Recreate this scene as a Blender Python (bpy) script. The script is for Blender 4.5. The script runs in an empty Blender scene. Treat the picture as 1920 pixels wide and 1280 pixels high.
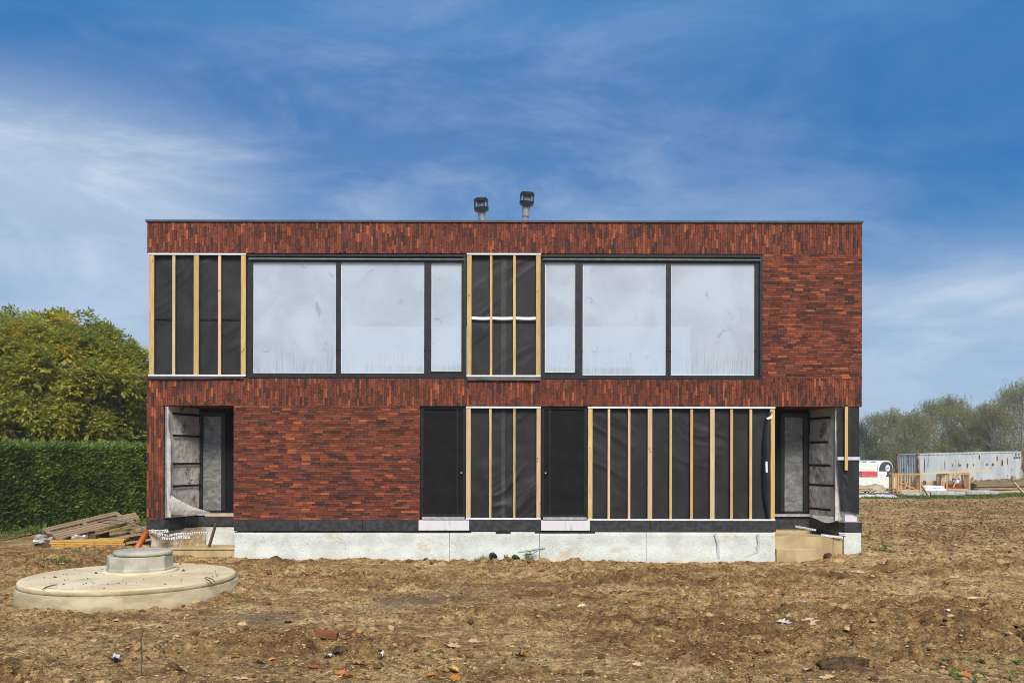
import bpy, math, random
import numpy as np
from mathutils import Vector, Matrix
random.seed(7); rng = np.random.default_rng(7)
R = math.radians
scene = bpy.context.scene
COL = scene.collection

# ------------------------------------------------------------------ camera
F, D, H, HOR = 1600.0, 20.0, 2.36, 857.0      # focal length (px of 1920), distance to facade, eye height, horizon row
cam_d = bpy.data.cameras.new('camera'); cam = bpy.data.objects.new('camera', cam_d); COL.objects.link(cam)
cam.location = (0, -D, H); cam.rotation_euler = (R(90), R(0.0), 0)
cam.rotation_euler = (Matrix.Rotation(R(90), 3, 'X') @ Matrix.Rotation(R(0.1), 3, 'Z')).to_euler()
cam_d.sensor_width = 36; cam_d.lens = 36 * F / 1920.0
cam_d.shift_y = (HOR - 640) / 1920.0
cam_d.clip_start = 0.1; cam_d.clip_end = 6000
scene.camera = cam
def X(px, Z=20.0): return (px - 960) / F * Z
def ZZ(py, Z=20.0): return H - (py - HOR) * Z / F

# ------------------------------------------------------------------ sky, sun, exposure
SUN_EL, SUN_AZ = 46.0, 172.0     # azimuth clockwise from +Y: behind the camera, to the right
EXPO = 0.6
w = bpy.data.worlds.new('World'); scene.world = w; w.use_nodes = True
nt = w.node_tree; nt.nodes.clear()
def N(t, **k):
    n = nt.nodes.new(t)
    for a, b in k.items(): setattr(n, a, b)
    return n
def LK(a, b): nt.links.new(a, b)
def M_(op, a, b=None, c=None):
    n = N('ShaderNodeMath', operation=op)
    for i, v in enumerate((a, b, c)):
        if v is None: continue
        if isinstance(v, (int, float)): n.inputs[i].default_value = v
        else: LK(v, n.inputs[i])
    return n.outputs[0]
tc = N('ShaderNodeTexCoord')
mp = N('ShaderNodeMapping'); mp.inputs['Scale'].default_value = (1, 1, 2.3); LK(tc.outputs['Generated'], mp.inputs['Vector'])
sky = N('ShaderNodeTexSky', sky_type='NISHITA', sun_disc=False)
sky.sun_elevation = R(SUN_EL); sky.sun_rotation = R(SUN_AZ); sky.air_density = 1.0; sky.dust_density = 0.6; sky.ozone_density = 2.2
LK(mp.outputs[0], sky.inputs['Vector'])
# channel response of the picture: deeper blue above, pale at the horizon
sp_ = N('ShaderNodeSeparateColor'); LK(sky.outputs[0], sp_.inputs[0])
GAIN = 1.0 / (2 ** EXPO * 0.10)
cb_ = N('ShaderNodeCombineColor')
for k_, (a_, p_) in enumerate(((0.80, 1.30), (0.66, 0.66), (0.78, 0.36))):
    LK(M_('MULTIPLY', M_('POWER', M_('MULTIPLY', sp_.outputs[k_], 0.119), p_), a_ * GAIN), cb_.inputs[k_])
# thin cirrus: streaky noise over the sky direction, plus one brighter bank low on the left
def cnoise(scale, stretch, detail, rot=(0, 0, 0), dist=0.0, rough=0.6):
    m = N('ShaderNodeMapping'); m.inputs['Scale'].default_value = stretch; m.inputs['Rotation'].default_value = rot
    LK(tc.outputs['Generated'], m.inputs['Vector'])
    n = N('ShaderNodeTexNoise'); n.inputs['Scale'].default_value = scale; n.inputs['Detail'].default_value = detail
    n.inputs['Roughness'].default_value = rough; n.inputs['Distortion'].default_value = dist
    LK(m.outputs[0], n.inputs['Vector']); return n.outputs[0]
def rng_(v, a, b, lo=0.0, hi=1.0):
    n = N('ShaderNodeMapRange'); n.interpolation_type = 'SMOOTHSTEP'
    n.inputs['From Min'].default_value = a; n.inputs['From Max'].default_value = b
    n.inputs['To Min'].default_value = lo; n.inputs['To Max'].default_value = hi
    LK(v, n.inputs['Value']); return n.outputs[0]
c_big = rng_(cnoise(1.9, (1, 1, 2.4), 5, (0.0, 0.25, 0.0), 0.25), 0.36, 0.74)
c_wisp = rng_(cnoise(4.2, (.8, 1, 2.6), 9, (0.0, 0.38, 0.2), 0.45, 0.66), 0.38, 0.80)
sepz = N('ShaderNodeSeparateXYZ'); LK(tc.outputs['Generated'], sepz.inputs[0])
def blob(px, py, r0, r1, sx=1.0, sy=1.0):
    d = Vector(((px - 960) / F, 1.0, (HOR - py) / F)).normalized()
    s = N('ShaderNodeVectorMath', operation='SUBTRACT'); LK(tc.outputs['Generated'], s.inputs[0]); s.inputs[1].default_value = d
    q = N('ShaderNodeVectorMath', operation='MULTIPLY'); LK(s.outputs[0], q.inputs[0]); q.inputs[1].default_value = (sx, 1.0, sy)
    l = N('ShaderNodeVectorMath', operation='LENGTH'); LK(q.outputs[0], l.inputs[0])
    return rng_(l.outputs['Value'], r0, r1, 1.0, 0.0)
low = rng_(sepz.outputs[2], 0.0, 0.36, 1.0, 0.0)
veil = M_('MULTIPLY', c_big, M_('MULTIPLY_ADD', low, 0.50, 0.06))
wisp = M_('MULTIPLY', c_wisp, M_('MULTIPLY_ADD', low, 0.28, 0.07))
bank = M_('MULTIPLY', blob(60, 325, 0.0, 0.27, 0.8, 2.0), M_('MULTIPLY_ADD', c_wisp, 0.60, 0.62))
bank2 = M_('MULTIPLY', blob(800, 330, 0.0, 0.42, 0.6, 1.35), M_('MULTIPLY_ADD', c_wisp, 0.34, 0.08))
bank3 = M_('MULTIPLY', blob(1780, 600, 0.0, 0.24, 0.8, 2.0), M_('MULTIPLY_ADD', c_wisp, 0.35, 0.14))
hzn = rng_(sepz.outputs[2], -0.02, 0.27, 0.50, 0.0)
cl = M_('MINIMUM', M_('ADD', M_('ADD', veil, M_('ADD', wisp, hzn)), M_('ADD', bank, M_('ADD', bank2, bank3))), 0.9)
mixc = N('ShaderNodeMix', data_type='RGBA'); LK(cl, mixc.inputs[0]); LK(cb_.outputs[0], mixc.inputs[6])
mixc.inputs[7].default_value = (.60 * GAIN, .70 * GAIN, .84 * GAIN, 1)
bg = N('ShaderNodeBackground'); LK(mixc.outputs[2], bg.inputs[0]); bg.inputs[1].default_value = 0.10
wo = N('ShaderNodeOutputWorld'); LK(bg.outputs[0], wo.inputs[0])

sd = bpy.data.lights.new('sun', 'SUN'); sun = bpy.data.objects.new('sun', sd); COL.objects.link(sun)
sd.energy = 3.4; sd.angle = R(22); sd.color = (1.0, 0.92, 0.80)
az = R(SUN_AZ); el = R(SUN_EL)
sdir = Vector((math.sin(az) * math.cos(el), math.cos(az) * math.cos(el), math.sin(el)))
sun.rotation_euler = (-sdir).to_track_quat('-Z', 'Y').to_euler(); sun.location = sdir * 60
vs = scene.view_settings; vs.view_transform = 'Standard'; vs.look = 'None'; vs.gamma = 1.0; vs.use_curve_mapping = False
vs.exposure = EXPO
scene.cycles.use_denoising = True; scene.cycles.denoising_prefilter = 'ACCURATE'; scene.cycles.filter_width = 1.0
scene.cycles.max_bounces = 8; scene.cycles.transparent_max_bounces = 12
scene.cycles.caustics_reflective = False; scene.cycles.caustics_refractive = False

# ------------------------------------------------------------------ materials
MATS = {}
class NB:
    """small node helper for one material"""
    def __init__(s, name):
        s.m = bpy.data.materials.new(name); s.m.use_nodes = True; s.t = s.m.node_tree; s.t.nodes.clear()
        s.out = s.n('ShaderNodeOutputMaterial'); s.tc = s.n('ShaderNodeTexCoord'); MATS[name] = s.m
    def n(s, t, **k):
        x = s.t.nodes.new(t)
        for a, b in k.items(): setattr(x, a, b)
        return x
    def l(s, a, b): s.t.links.new(a, b)
    def put(s, sock, v):
        if hasattr(v, 'is_linked'): s.l(v, sock)
        elif isinstance(v, tuple) and len(v) == 3 and sock.type == 'RGBA': sock.default_value = (*v, 1)
        else: sock.default_value = v
    def noise(s, scale, stretch=(1, 1, 1), detail=4, rough=.55, dist=0., coord='Object', rot=(0, 0, 0)):
        mp = s.n('ShaderNodeMapping'); mp.inputs['Scale'].default_value = stretch; mp.inputs['Rotation'].default_value = rot
        s.l(s.tc.outputs[coord], mp.inputs[0])
        x = s.n('ShaderNodeTexNoise'); x.inputs['Scale'].default_value = scale; x.inputs['Detail'].default_value = detail
        x.inputs['Roughness'].default_value = rough; x.inputs['Distortion'].default_value = dist
        s.l(mp.outputs[0], x.inputs['Vector']); return x.outputs[0]
    def voro(s, scale, feature='F1', out='Distance', stretch=(1, 1, 1), rnd=1.0):
        mp = s.n('ShaderNodeMapping'); mp.inputs['Scale'].default_value = stretch; s.l(s.tc.outputs['Object'], mp.inputs[0])
        x = s.n('ShaderNodeTexVoronoi', feature=feature); x.inputs['Scale'].default_value = scale; x.inputs['Randomness'].default_value = rnd
        s.l(mp.outputs[0], x.inputs['Vector']); return x.outputs[out]
    def rg(s, v, a, b, lo=0., hi=1.):
        x = s.n('ShaderNodeMapRange'); x.interpolation_type = 'SMOOTHSTEP'
        for k, q in zip(('From Min', 'From Max', 'To Min', 'To Max'), (a, b, lo, hi)): x.inputs[k].default_value = q
        s.l(v, x.inputs['Value']); return x.outputs[0]
    def math(s, op, a, b=0.0):
        x = s.n('ShaderNodeMath', operation=op); s.put(x.inputs[0], a); s.put(x.inputs[1], b); return x.outputs[0]
    def mix(s, f, a, b, mode='MIX'):
        x = s.n('ShaderNodeMix', data_type='RGBA', blend_type=mode); s.put(x.inputs[0], f); s.put(x.inputs[6], a); s.put(x.inputs[7], b); return x.outputs[2]
    def ramp(s, v, stops, mode='LINEAR'):
        x = s.n('ShaderNodeValToRGB'); x.color_ramp.interpolation = mode; e = x.color_ramp.elements
        e[0].position, e[0].color = stops[0][0], (*stops[0][1], 1); e[1].position, e[1].color = stops[-1][0], (*stops[-1][1], 1)
        for p, c in stops[1:-1]:
            k = e.new(p); k.color = (*c, 1)
        s.l(v, x.inputs[0]); return x.outputs[0]
    def attr(s, name):
        x = s.n('ShaderNodeAttribute'); x.attribute_name = name; return x.outputs['Fac']
    def val(s, col, v):          # multiply colour by a value
        x = s.n('ShaderNodeHueSaturation'); s.put(x.inputs['Color'], col); s.put(x.inputs['Value'], v); return x.outputs[0]
    def orand(s): return s.n('ShaderNodeObjectInfo').outputs['Random']
    def irand(s): return s.n('ShaderNodeNewGeometry').outputs['Random Per Island']
    def bump(s, h, dist, strength=1.0):
        x = s.n('ShaderNodeBump'); x.inputs['Distance'].default_value = dist; x.inputs['Strength'].default_value = strength
        s.l(h, x.inputs['Height']); return x.outputs[0]
    def pbr(s, col, rough=.8, metal=0., spec=.3, normal=None, **kw):
        p = s.n('ShaderNodeBsdfPrincipled'); s.put(p.inputs['Base Color'], col); s.put(p.inputs['Roughness'], rough)
        p.inputs['Metallic'].default_value = metal; p.inputs['Specular IOR Level'].default_value = spec
        if normal is not None: s.l(normal, p.inputs['Normal'])
        for k, v in kw.items(): s.put(p.inputs[k], v)
        return p.outputs[0]
    def fin(s, sh): s.l(sh, s.out.inputs[0]); return s.m

def simple(name, c1, c2, scale=4, stretch=(1, 1, 1), rough=.8, metal=0., spec=.3, rnd=0.0, bump=0.0, bscale=60, detail=5, lo=.35, hi=.65):
    b = NB(name)
    f = b.rg(b.noise(scale, stretch, detail), lo, hi); col = b.mix(f, c1, c2)
    if rnd: col = b.val(col, b.math('ADD', b.math('MULTIPLY', b.orand(), 2 * rnd), 1 - rnd))
    nrm = b.bump(b.noise(bscale, stretch, 4), bump) if bump else None
    return b.fin(b.pbr(col, rough, metal, spec, nrm))

def brick_mat(name, single):
    b = NB(name)
    r = b.orand() if single else b.irand()
    if single:
        col = b.ramp(r, [(0, (.050, .030, .026)), (.22, (.066, .034, .028)), (.25, (.19, .054, .028)), (.6, (.27, .076, .032)), (1, (.38, .110, .042))])
    else:
        col = b.ramp(r, [(0, (.045, .026, .024)), (.10, (.066, .029, .024)), (.22, (.105, .033, .022)), (.45, (.132, .040, .026)),
                         (.72, (.160, .048, .029)), (.87, (.185, .054, .030)), (.955, (.23, .064, .032)), (1, (.33, .095, .038))])
    n1 = b.noise(26, (1, 1, 1), 5, .65); n2 = b.noise(1.1, (1, 1, 1), 3)
    col = b.val(col, b.math('MULTIPLY', b.rg(n1, .25, .75, .62, 1.38), b.rg(n2, .3, .7, .84, 1.14)))
    fl = b.rg(b.noise(40, (1, 1, 1), 2), .70, .76); col = b.mix(b.math('MULTIPLY', fl, .55), col, (.42, .36, .31))
    return b.fin(b.pbr(col, .86, 0, .25, b.bump(b.noise(55, (1, 1, 1), 4, .7), .006)))
brick_mat('brick_mass', False); brick_mat('brick_single', True)
simple('joint', (.030, .019, .016), (.055, .032, .025), 20, rough=.95)
b = NB('membrane')
n1 = b.noise(3, (1, 1, .5), 5); n2 = b.noise(900, (1, 1, 1), 1)
col = b.mix(b.rg(n1, .3, .7), (.015, .015, .016), (.025, .025, .027))
b.fin(b.pbr(col, .50, 0, .30, b.bump(n2, .0006)))
def wood(name, c1, c2, knot=(.10, .05, .02), grain=(1, 1, .045), rnd=.16, rough=.75):
    b = NB(name); mp = grain
    g = b.noise(45, mp, 5, .6, .6); col = b.mix(b.rg(g, .3, .7), c1, c2)
    col = b.mix(b.math('MULTIPLY', b.rg(b.noise(3.5, (1, 1, 1), 3), .45, .65), .25), col, c1)
    k = b.rg(b.voro(5.5, stretch=(1, 1, .65)), .07, .13, 1, 0); col = b.mix(b.math('MULTIPLY', k, .7), col, knot)
    r = b.orand(); col = b.val(col, b.math('ADD', b.math('MULTIPLY', r, 2 * rnd), 1 - rnd))
    return b.fin(b.pbr(col, rough, 0, .25, b.bump(g, .002)))
wood('pine', (.40, .265, .10), (.60, .44, .20)); wood('pine_pale', (.52, .36, .20), (.68, .50, .30)); wood('pine_orange', (.46, .28, .105), (.60, .40, .17))
wood('pallet_wood', (.20, .135, .075), (.40, .29, .175), grain=(.05, 1, 1)); wood('ply_yellow', (.46, .25, .055), (.62, .38, .10), grain=(.05, 1, 1))
wood('crate_wood', (.46, .26, .12), (.60, .38, .19), grain=(1, 1, .1)); wood('old_board', (.20, .145, .09), (.36, .27, .17), grain=(.05, 1, 1)); wood('board_pale', (.55, .44, .26), (.72, .60, .38), grain=(.05, 1, 1))
wood('dark_stake', (.075, .048, .028), (.13, .085, .05))
simple('strip_white', (.66, .70, .74), (.80, .82, .84), 8, rough=.5, spec=.4)
simple('tape_blue', (.42, .50, .64), (.58, .64, .74), 12, rough=.45)
simple('frame_metal', (.011, .012, .014), (.018, .019, .022), 6, rough=.42, spec=.4)
simple('screen_black', (.0055, .0055, .0065), (.0095, .0095, .011), 3, rough=.7, spec=.15)
simple('door_black', (.008, .0085, .010), (.013, .0135, .015), 6, rough=.5, spec=.3)
simple('coping', (.05, .053, .058), (.075, .078, .083), 3, rough=.4, spec=.5)
simple('steel_tube', (.16, .17, .18), (.26, .27, .28), 8, rough=.35, metal=.7)
simple('alu', (.42, .44, .46), (.6, .62, .63), 12, rough=.4, metal=.5)
simple('steel_grey', (.13, .155, .165), (.19, .215, .225), 6, rough=.5, spec=.4)
# plinth stone
simple('plinth_stone', (.018, .019, .021), (.042, .043, .046), 9, rough=.55, spec=.4, bump=.002, bscale=90, rnd=.12)
# foundation boards
b = NB('foundation_white')
col = b.mix(b.rg(b.noise(2.2, (1, 1, 1), 5), .35, .7), (.62, .66, .63), (.50, .52, .48))
col = b.mix(b.math('MULTIPLY', b.rg(b.noise(1.3, (1, 1, 2), 6, .65), .54, .70), .65), col, (.46, .38, .24))
sp = b.rg(b.voro(26), .12, .24, 1, 0); col = b.mix(b.math('MULTIPLY', sp, b.rg(b.noise(1.9), .40, .60, .15, .95)), col, (.09, .08, .07)); sp2 = b.rg(b.noise(30, (1, 1, 1), 4, .8), .60, .68); col = b.mix(b.math('MULTIPLY', sp2, .55), col, (.24, .23, .20))
b.fin(b.pbr(col, .85, 0, .25, b.bump(b.noise(16, (1, 1, 1), 6), .012)))
b = NB('foil')
col = b.mix(b.rg(b.noise(2.5, (1, 1, 1), 5), .35, .7), (.54, .51, .46), (.74, .71, .66))
b.fin(b.pbr(col, .42, .15, .5, b.bump(b.noise(9, (1, 1, .6), 5, .6, 1.0), .03)))
b = NB('foil_tan')
col = b.mix(b.rg(b.noise(3.5, (1, 1, 1), 5), .35, .7), (.42, .31, .17), (.56, .50, .41))
b.fin(b.pbr(col, .55, 0, .4, b.bump(b.noise(7, (1, 1, .6), 5, .6, 1.4), .05)))
simple('xps', (.60, .55, .66), (.70, .66, .75), 6, rough=.7)
b = NB('xps_stained')
col = b.mix(b.rg(b.noise(2.0, (3.0, 1, .5), 5), .58, .70), (.64, .62, .67), (.42, .25, .13)); b.fin(b.pbr(col, .75))
simple('print_black', (.02, .02, .02), (.035, .035, .035), 5, rough=.7)
simple('tape_white', (.70, .71, .72), (.82, .82, .82), 10, rough=.5)
simple('osb', (.42, .30, .14), (.58, .46, .28), 25, rough=.85)
# concretes
b = NB('concrete_slab')
col = b.mix(b.rg(b.noise(1.6, (1, 1, 1), 6, .6), .35, .68), (.66, .575, .40), (.54, .43, .255))
col = b.mix(b.math('MULTIPLY', b.rg(b.noise(2.6, (1, 1, 1), 6, .65), .55, .72), .6), col, (.33, .24, .13))
sp = b.rg(b.voro(9), .04, .10, 1, 0); col = b.mix(b.math('MULTIPLY', sp, .7), col, (.20, .12, .06))
b.fin(b.pbr(col, .9, 0, .2, b.bump(b.noise(30, (1, 1, 1), 6), .006)))
b = NB('concrete_rim')
col = b.mix(b.rg(b.noise(1.8, (1, 1, 3.0), 6, .6), .36, .66), (.31, .255, .15), (.50, .43, .285))
col = b.mix(b.math('MULTIPLY', b.rg(b.noise(2.3, (1.5, 1.5, .35), 5), .52, .72), .55), col, (.30, .21, .10))
col = b.mix(b.rg(b.voro(45), .07, .14, .55, 0), col, (.12, .10, .07))
b.fin(b.pbr(col, .92, 0, .2, b.bump(b.noise(38, (1, 1, 1), 6), .008)))
b = NB('concrete_grey')
col = b.mix(b.rg(b.noise(3.0, (1, 1, 1), 6, .6), .36, .66), (.31, .30, .25), (.46, .44, .36))
col = b.mix(b.math('MULTIPLY', b.rg(b.noise(2.2, (2, 2, .5), 5), .54, .7), .6), col, (.36, .27, .12))
b.fin(b.pbr(col, .92, 0, .2, b.bump(b.noise(45, (1, 1, 1), 6), .006)))
b = NB('concrete_sand')
col = b.mix(b.rg(b.noise(2.5, (1, 1, .6), 6, .6), .35, .68), (.50, .39, .22), (.37, .27, .145)); b.fin(b.pbr(col, .92, 0, .2, b.bump(b.noise(30, (1, 1, 1), 6), .008)))
# glass with condensation
b = NB('pane_fogged')
big = b.rg(b.noise(.9, (1, 1, 1), 4, .55, .6), .30, .70, .76, .96)
smu = b.math('MAXIMUM', b.rg(b.noise(2.6, (1, 1, 1.0), 6, .62, .8), .63, .72), b.math('MULTIPLY', b.rg(b.noise(11, (1, 1, .6), 5, .7), .60, .72), b.rg(b.noise(1.2), .48, .62)))
ring = b.voro(1.7); rg1 = b.math('MULTIPLY', b.rg(ring, .14, .165), b.rg(ring, .17, .20, 1, 0))
rmask = b.rg(b.noise(1.1), .52, .62)
drip = b.rg(b.noise(7.0, (7, 1, .22), 4, .6), .45, .75)
sz = b.n('ShaderNodeSeparateXYZ'); b.l(b.tc.outputs['Object'], sz.inputs[0])
lowz = b.rg(sz.outputs[2], 4.35, 5.3, 1, 0); topz = b.rg(sz.outputs[2], 6.35, 6.75)
fog = b.math('SUBTRACT', big, b.math('MULTIPLY', smu, .24))
fog = b.math('SUBTRACT', fog, b.math('MULTIPLY', b.math('MULTIPLY', rg1, rmask), .30))
fog = b.math('SUBTRACT', fog, b.math('MULTIPLY', b.math('MULTIPLY', drip, lowz), .30))
fog = b.math('MAXIMUM', fog, .30)
dif = b.n('ShaderNodeBsdfDiffuse'); b.put(dif.inputs[0], (.49, .57, .665))
tr = b.n('ShaderNodeBsdfTransparent'); tr.inputs[0].default_value = (.80, .86, .86, 1)
m1 = b.n('ShaderNodeMixShader'); b.l(fog, m1.inputs[0]); b.l(tr.outputs[0], m1.inputs[1]); b.l(dif.outputs[0], m1.inputs[2])
gl = b.n('ShaderNodeBsdfGlossy'); gl.inputs['Roughness'].default_value = .02
m2 = b.n('ShaderNodeMixShader'); b.put(m2.inputs[0], .16); b.l(m1.outputs[0], m2.inputs[1]); b.l(gl.outputs[0], m2.inputs[2]); b.fin(m2.outputs[0])
# door glass with plastic film behind
b = NB('pane_film')
n1 = b.noise(3.0, (1, 1, 2.2), 6, .65, 1.5)
col = b.mix(b.rg(n1, .35, .7), (.12, .125, .12), (.26, .27, .26))
b.fin(b.pbr(col, .16, 0, .6, b.bump(b.noise(2.0, (1, 1, 1.6), 4, .5, 1.0), .02)))
simple('interior_white', (.72, .73, .72), (.80, .80, .79), 2, rough=.9)
simple('board_mint', (.80, .84, .80), (.86, .88, .85), 3, rough=.8)
# greens
def leafmat(name, stops, attr=None, trans=.35, isl=.35):
    b = NB(name)
    v = b.irand()
    if attr: v = b.math('ADD', b.math('MULTIPLY', v, isl), b.math('MULTIPLY', b.attr(attr), 1 - isl))
    col = b.ramp(v, stops)
    d = b.pbr(col, .55, 0, .3); t = b.n('ShaderNodeBsdfTranslucent'); b.l(b.val(col, 1.25), t.inputs[0])
    m = b.n('ShaderNodeMixShader'); b.put(m.inputs[0], trans); b.l(d, m.inputs[1]); b.l(t.outputs[0], m.inputs[2]); return b.fin(m.outputs[0])
leafmat('leaf_tree', [(0, (.115, .150, .026)), (.35, (.25, .28, .045)), (.6, (.40, .38, .055)), (.8, (.56, .46, .06)), (.92, (.70, .48, .05)), (1, (.68, .38, .04))], 'tint', .48)
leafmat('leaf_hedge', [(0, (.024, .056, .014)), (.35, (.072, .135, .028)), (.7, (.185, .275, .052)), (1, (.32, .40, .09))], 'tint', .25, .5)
leafmat('leaf_birch', [(0, (.19, .205, .10)), (.5, (.31, .30, .145)), (.85, (.40, .36, .17)), (1, (.48, .40, .17))], 'tint', .5, .5)
leafmat('leaf_dark', [(0, (.05, .08, .045)), (1, (.09, .125, .065))], 'tint', .3)
leafmat('grass', [(0, (.055, .10, .018)), (.6, (.10, .17, .03)), (1, (.22, .25, .07))], None, .3)
leafmat('weed', [(0, (.06, .13, .02)), (1, (.18, .32, .045))], None, .35)
simple('bark', (.06, .048, .036), (.12, .10, .08), 6, (1, 1, .2), rough=.95); simple('bark_pale', (.16, .14, .12), (.30, .27, .23), 6, (1, 1, .3), rough=.95)
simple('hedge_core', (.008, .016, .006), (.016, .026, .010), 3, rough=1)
def dry(name, c1, c2): simple(name, c1, c2, 30, rough=.8, rnd=.2, spec=.25)
dry('dry_tan', (.46, .31, .17), (.60, .44, .27)); dry('dry_orange', (.40, .13, .03), (.55, .22, .05)); dry('dry_red', (.17, .045, .02), (.27, .075, .03)); dry('dry_yellow', (.60, .36, .04), (.66, .45, .08)); dry('dry_pale', (.56, .50, .47), (.68, .63, .60))
# soil
b = NB('soil')
tone = b.attr('tone'); fine = b.noise(9, (1, 1, 1), 8, .7); mid = b.noise(2.2, (.6, 1, 1), 5, .6)
f = b.math('ADD', b.math('MULTIPLY', tone, .62), b.math('MULTIPLY', b.rg(mid, .3, .7), .38))
col = b.ramp(f, [(0, (.108, .054, .020)), (.25, (.212, .118, .046)), (.5, (.352, .220, .092)), (.75, (.49, .333, .150)), (1, (.60, .435, .220))])
col = b.val(col, b.math('MULTIPLY', b.rg(fine, .30, .70, .42, 1.55), b.rg(b.noise(38, (1, 1, 1), 5, .8), .32, .68, .50, 1.50)))
st = b.rg(b.noise(2.0, (.25, 1, 1), 6, .7), .52, .64); col = b.mix(b.math('MULTIPLY', st, .45), col, (.13, .076, .036))
gr = b.attr('gravel'); pv = b.voro(45, out='Color'); gcol = b.mix(b.rg(b.voro(70), .1, .5), (.27, .25, .235), (.11, .10, .095))
col = b.mix(b.math('MULTIPLY', gr, b.rg(fine, .35, .6)), col, gcol)
spk = b.rg(b.voro(13), .05, .085, 1, 0); col = b.mix(b.math('MULTIPLY', spk, b.rg(b.noise(6), .50, .6, 0, .7)), col, (.50, .42, .31))
gn = b.attr('green'); col = b.mix(b.math('MULTIPLY', gn, b.rg(b.noise(1.7, (1, 1, 1), 6, .7), .38, .55)), col, b.mix(b.rg(fine, .3, .7), (.09, .13, .03), (.20, .22, .07)))
hgt = b.math('ADD', b.noise(18, (1, 1, 1), 8, .75), b.math('MULTIPLY', b.noise(60, (1, 1, 1), 4, .7), .35))
b.fin(b.pbr(col, .95, 0, .15, b.bump(hgt, .06)))
b = NB('clod')
col = b.ramp(b.irand(), [(0, (.095, .053, .022)), (.45, (.20, .122, .050)), (.8, (.36, .235, .100)), (1, (.55, .40, .20))])
col = b.val(col, b.rg(b.noise(30, (1, 1, 1), 5, .7), .3, .7, .65, 1.3)); b.fin(b.pbr(col, .95, 0, .15, b.bump(b.noise(60, (1, 1, 1), 5, .7), .012)))
leafmat('straw', [(0, (.07, .038, .018)), (.5, (.20, .125, .06)), (.85, (.45, .33, .18)), (1, (.60, .50, .34))], None, .1)
simple('sod', (.050, .030, .016), (.11, .068, .036), 12, rough=.95, bump=.03, bscale=25)
simple('stone', (.26, .21, .16), (.44, .38, .31), 10, rough=.9)
simple('brick_scrap', (.24, .085, .035), (.17, .07, .035), 12, rough=.95)
# yard
b = NB('container_paint')
col = b.mix(b.rg(b.noise(1.2, (1, 1, .4), 5), .35, .7), (.39, .42, .45), (.50, .53, .55))
rs = b.rg(b.noise(1.05, (1.6, 1.6, .42), 7, .68, .5), .585, .645)
col = b.mix(b.math('MULTIPLY', rs, .9), col, b.mix(b.noise(8), (.19, .075, .028), (.11, .045, .022)))
b.fin(b.pbr(col, .6, 0, .35))
simple('rust', (.13, .055, .03), (.36, .30, .25), 3, (1, 1, .5), rough=.9, lo=.45, hi=.6)
simple('trailer_white', (.72, .74, .75), (.80, .81, .82), 2, rough=.35, spec=.5); simple('trailer_grey', (.055, .068, .082), (.075, .09, .105), 4, rough=.5)
simple('styro', (.72, .73, .64), (.80, .81, .77), 3, rough=.85); simple('red_plastic', (.50, .05, .065), (.62, .085, .10), 6, rough=.45, spec=.4)
simple('bag_white', (.74, .76, .77), (.84, .85, .85), 8, rough=.45); simple('tarp_tan', (.30, .235, .16), (.42, .34, .25), 5, rough=.8); simple('tarp_silver', (.42, .45, .48), (.60, .63, .65), 4, rough=.35, spec=.5)
simple('rust_scrap', (.10, .022, .014), (.19, .05, .028), 9, rough=.9); simple('slab_grey', (.30, .31, .31), (.46, .46, .44), 4, rough=.9)
simple('pipe_black', (.012, .012, .013), (.022, .022, .024), 9, rough=.45); simple('pipe_orange', (.42, .105, .018), (.50, .14, .03), 6, rough=.45, spec=.4); simple('cable_grey', (.10, .115, .14), (.16, .18, .21), 8, rough=.5)
simple('steel_rusty', (.075, .04, .022), (.14, .075, .04), 14, rough=.8); simple('litter_blue', (.40, .45, .50), (.55, .60, .64), 12, rough=.6); simple('litter_white', (.50, .49, .47), (.64, .63, .60), 12, rough=.6); simple('litter_pink', (.55, .06, .14), (.62, .10, .20), 12, rough=.5)
b = NB('film_clear')
b.fin(b.pbr(b.mix(b.rg(b.noise(4), .3, .7), (.20, .17, .16), (.42, .40, .40)), .2, 0, .6))

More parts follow.
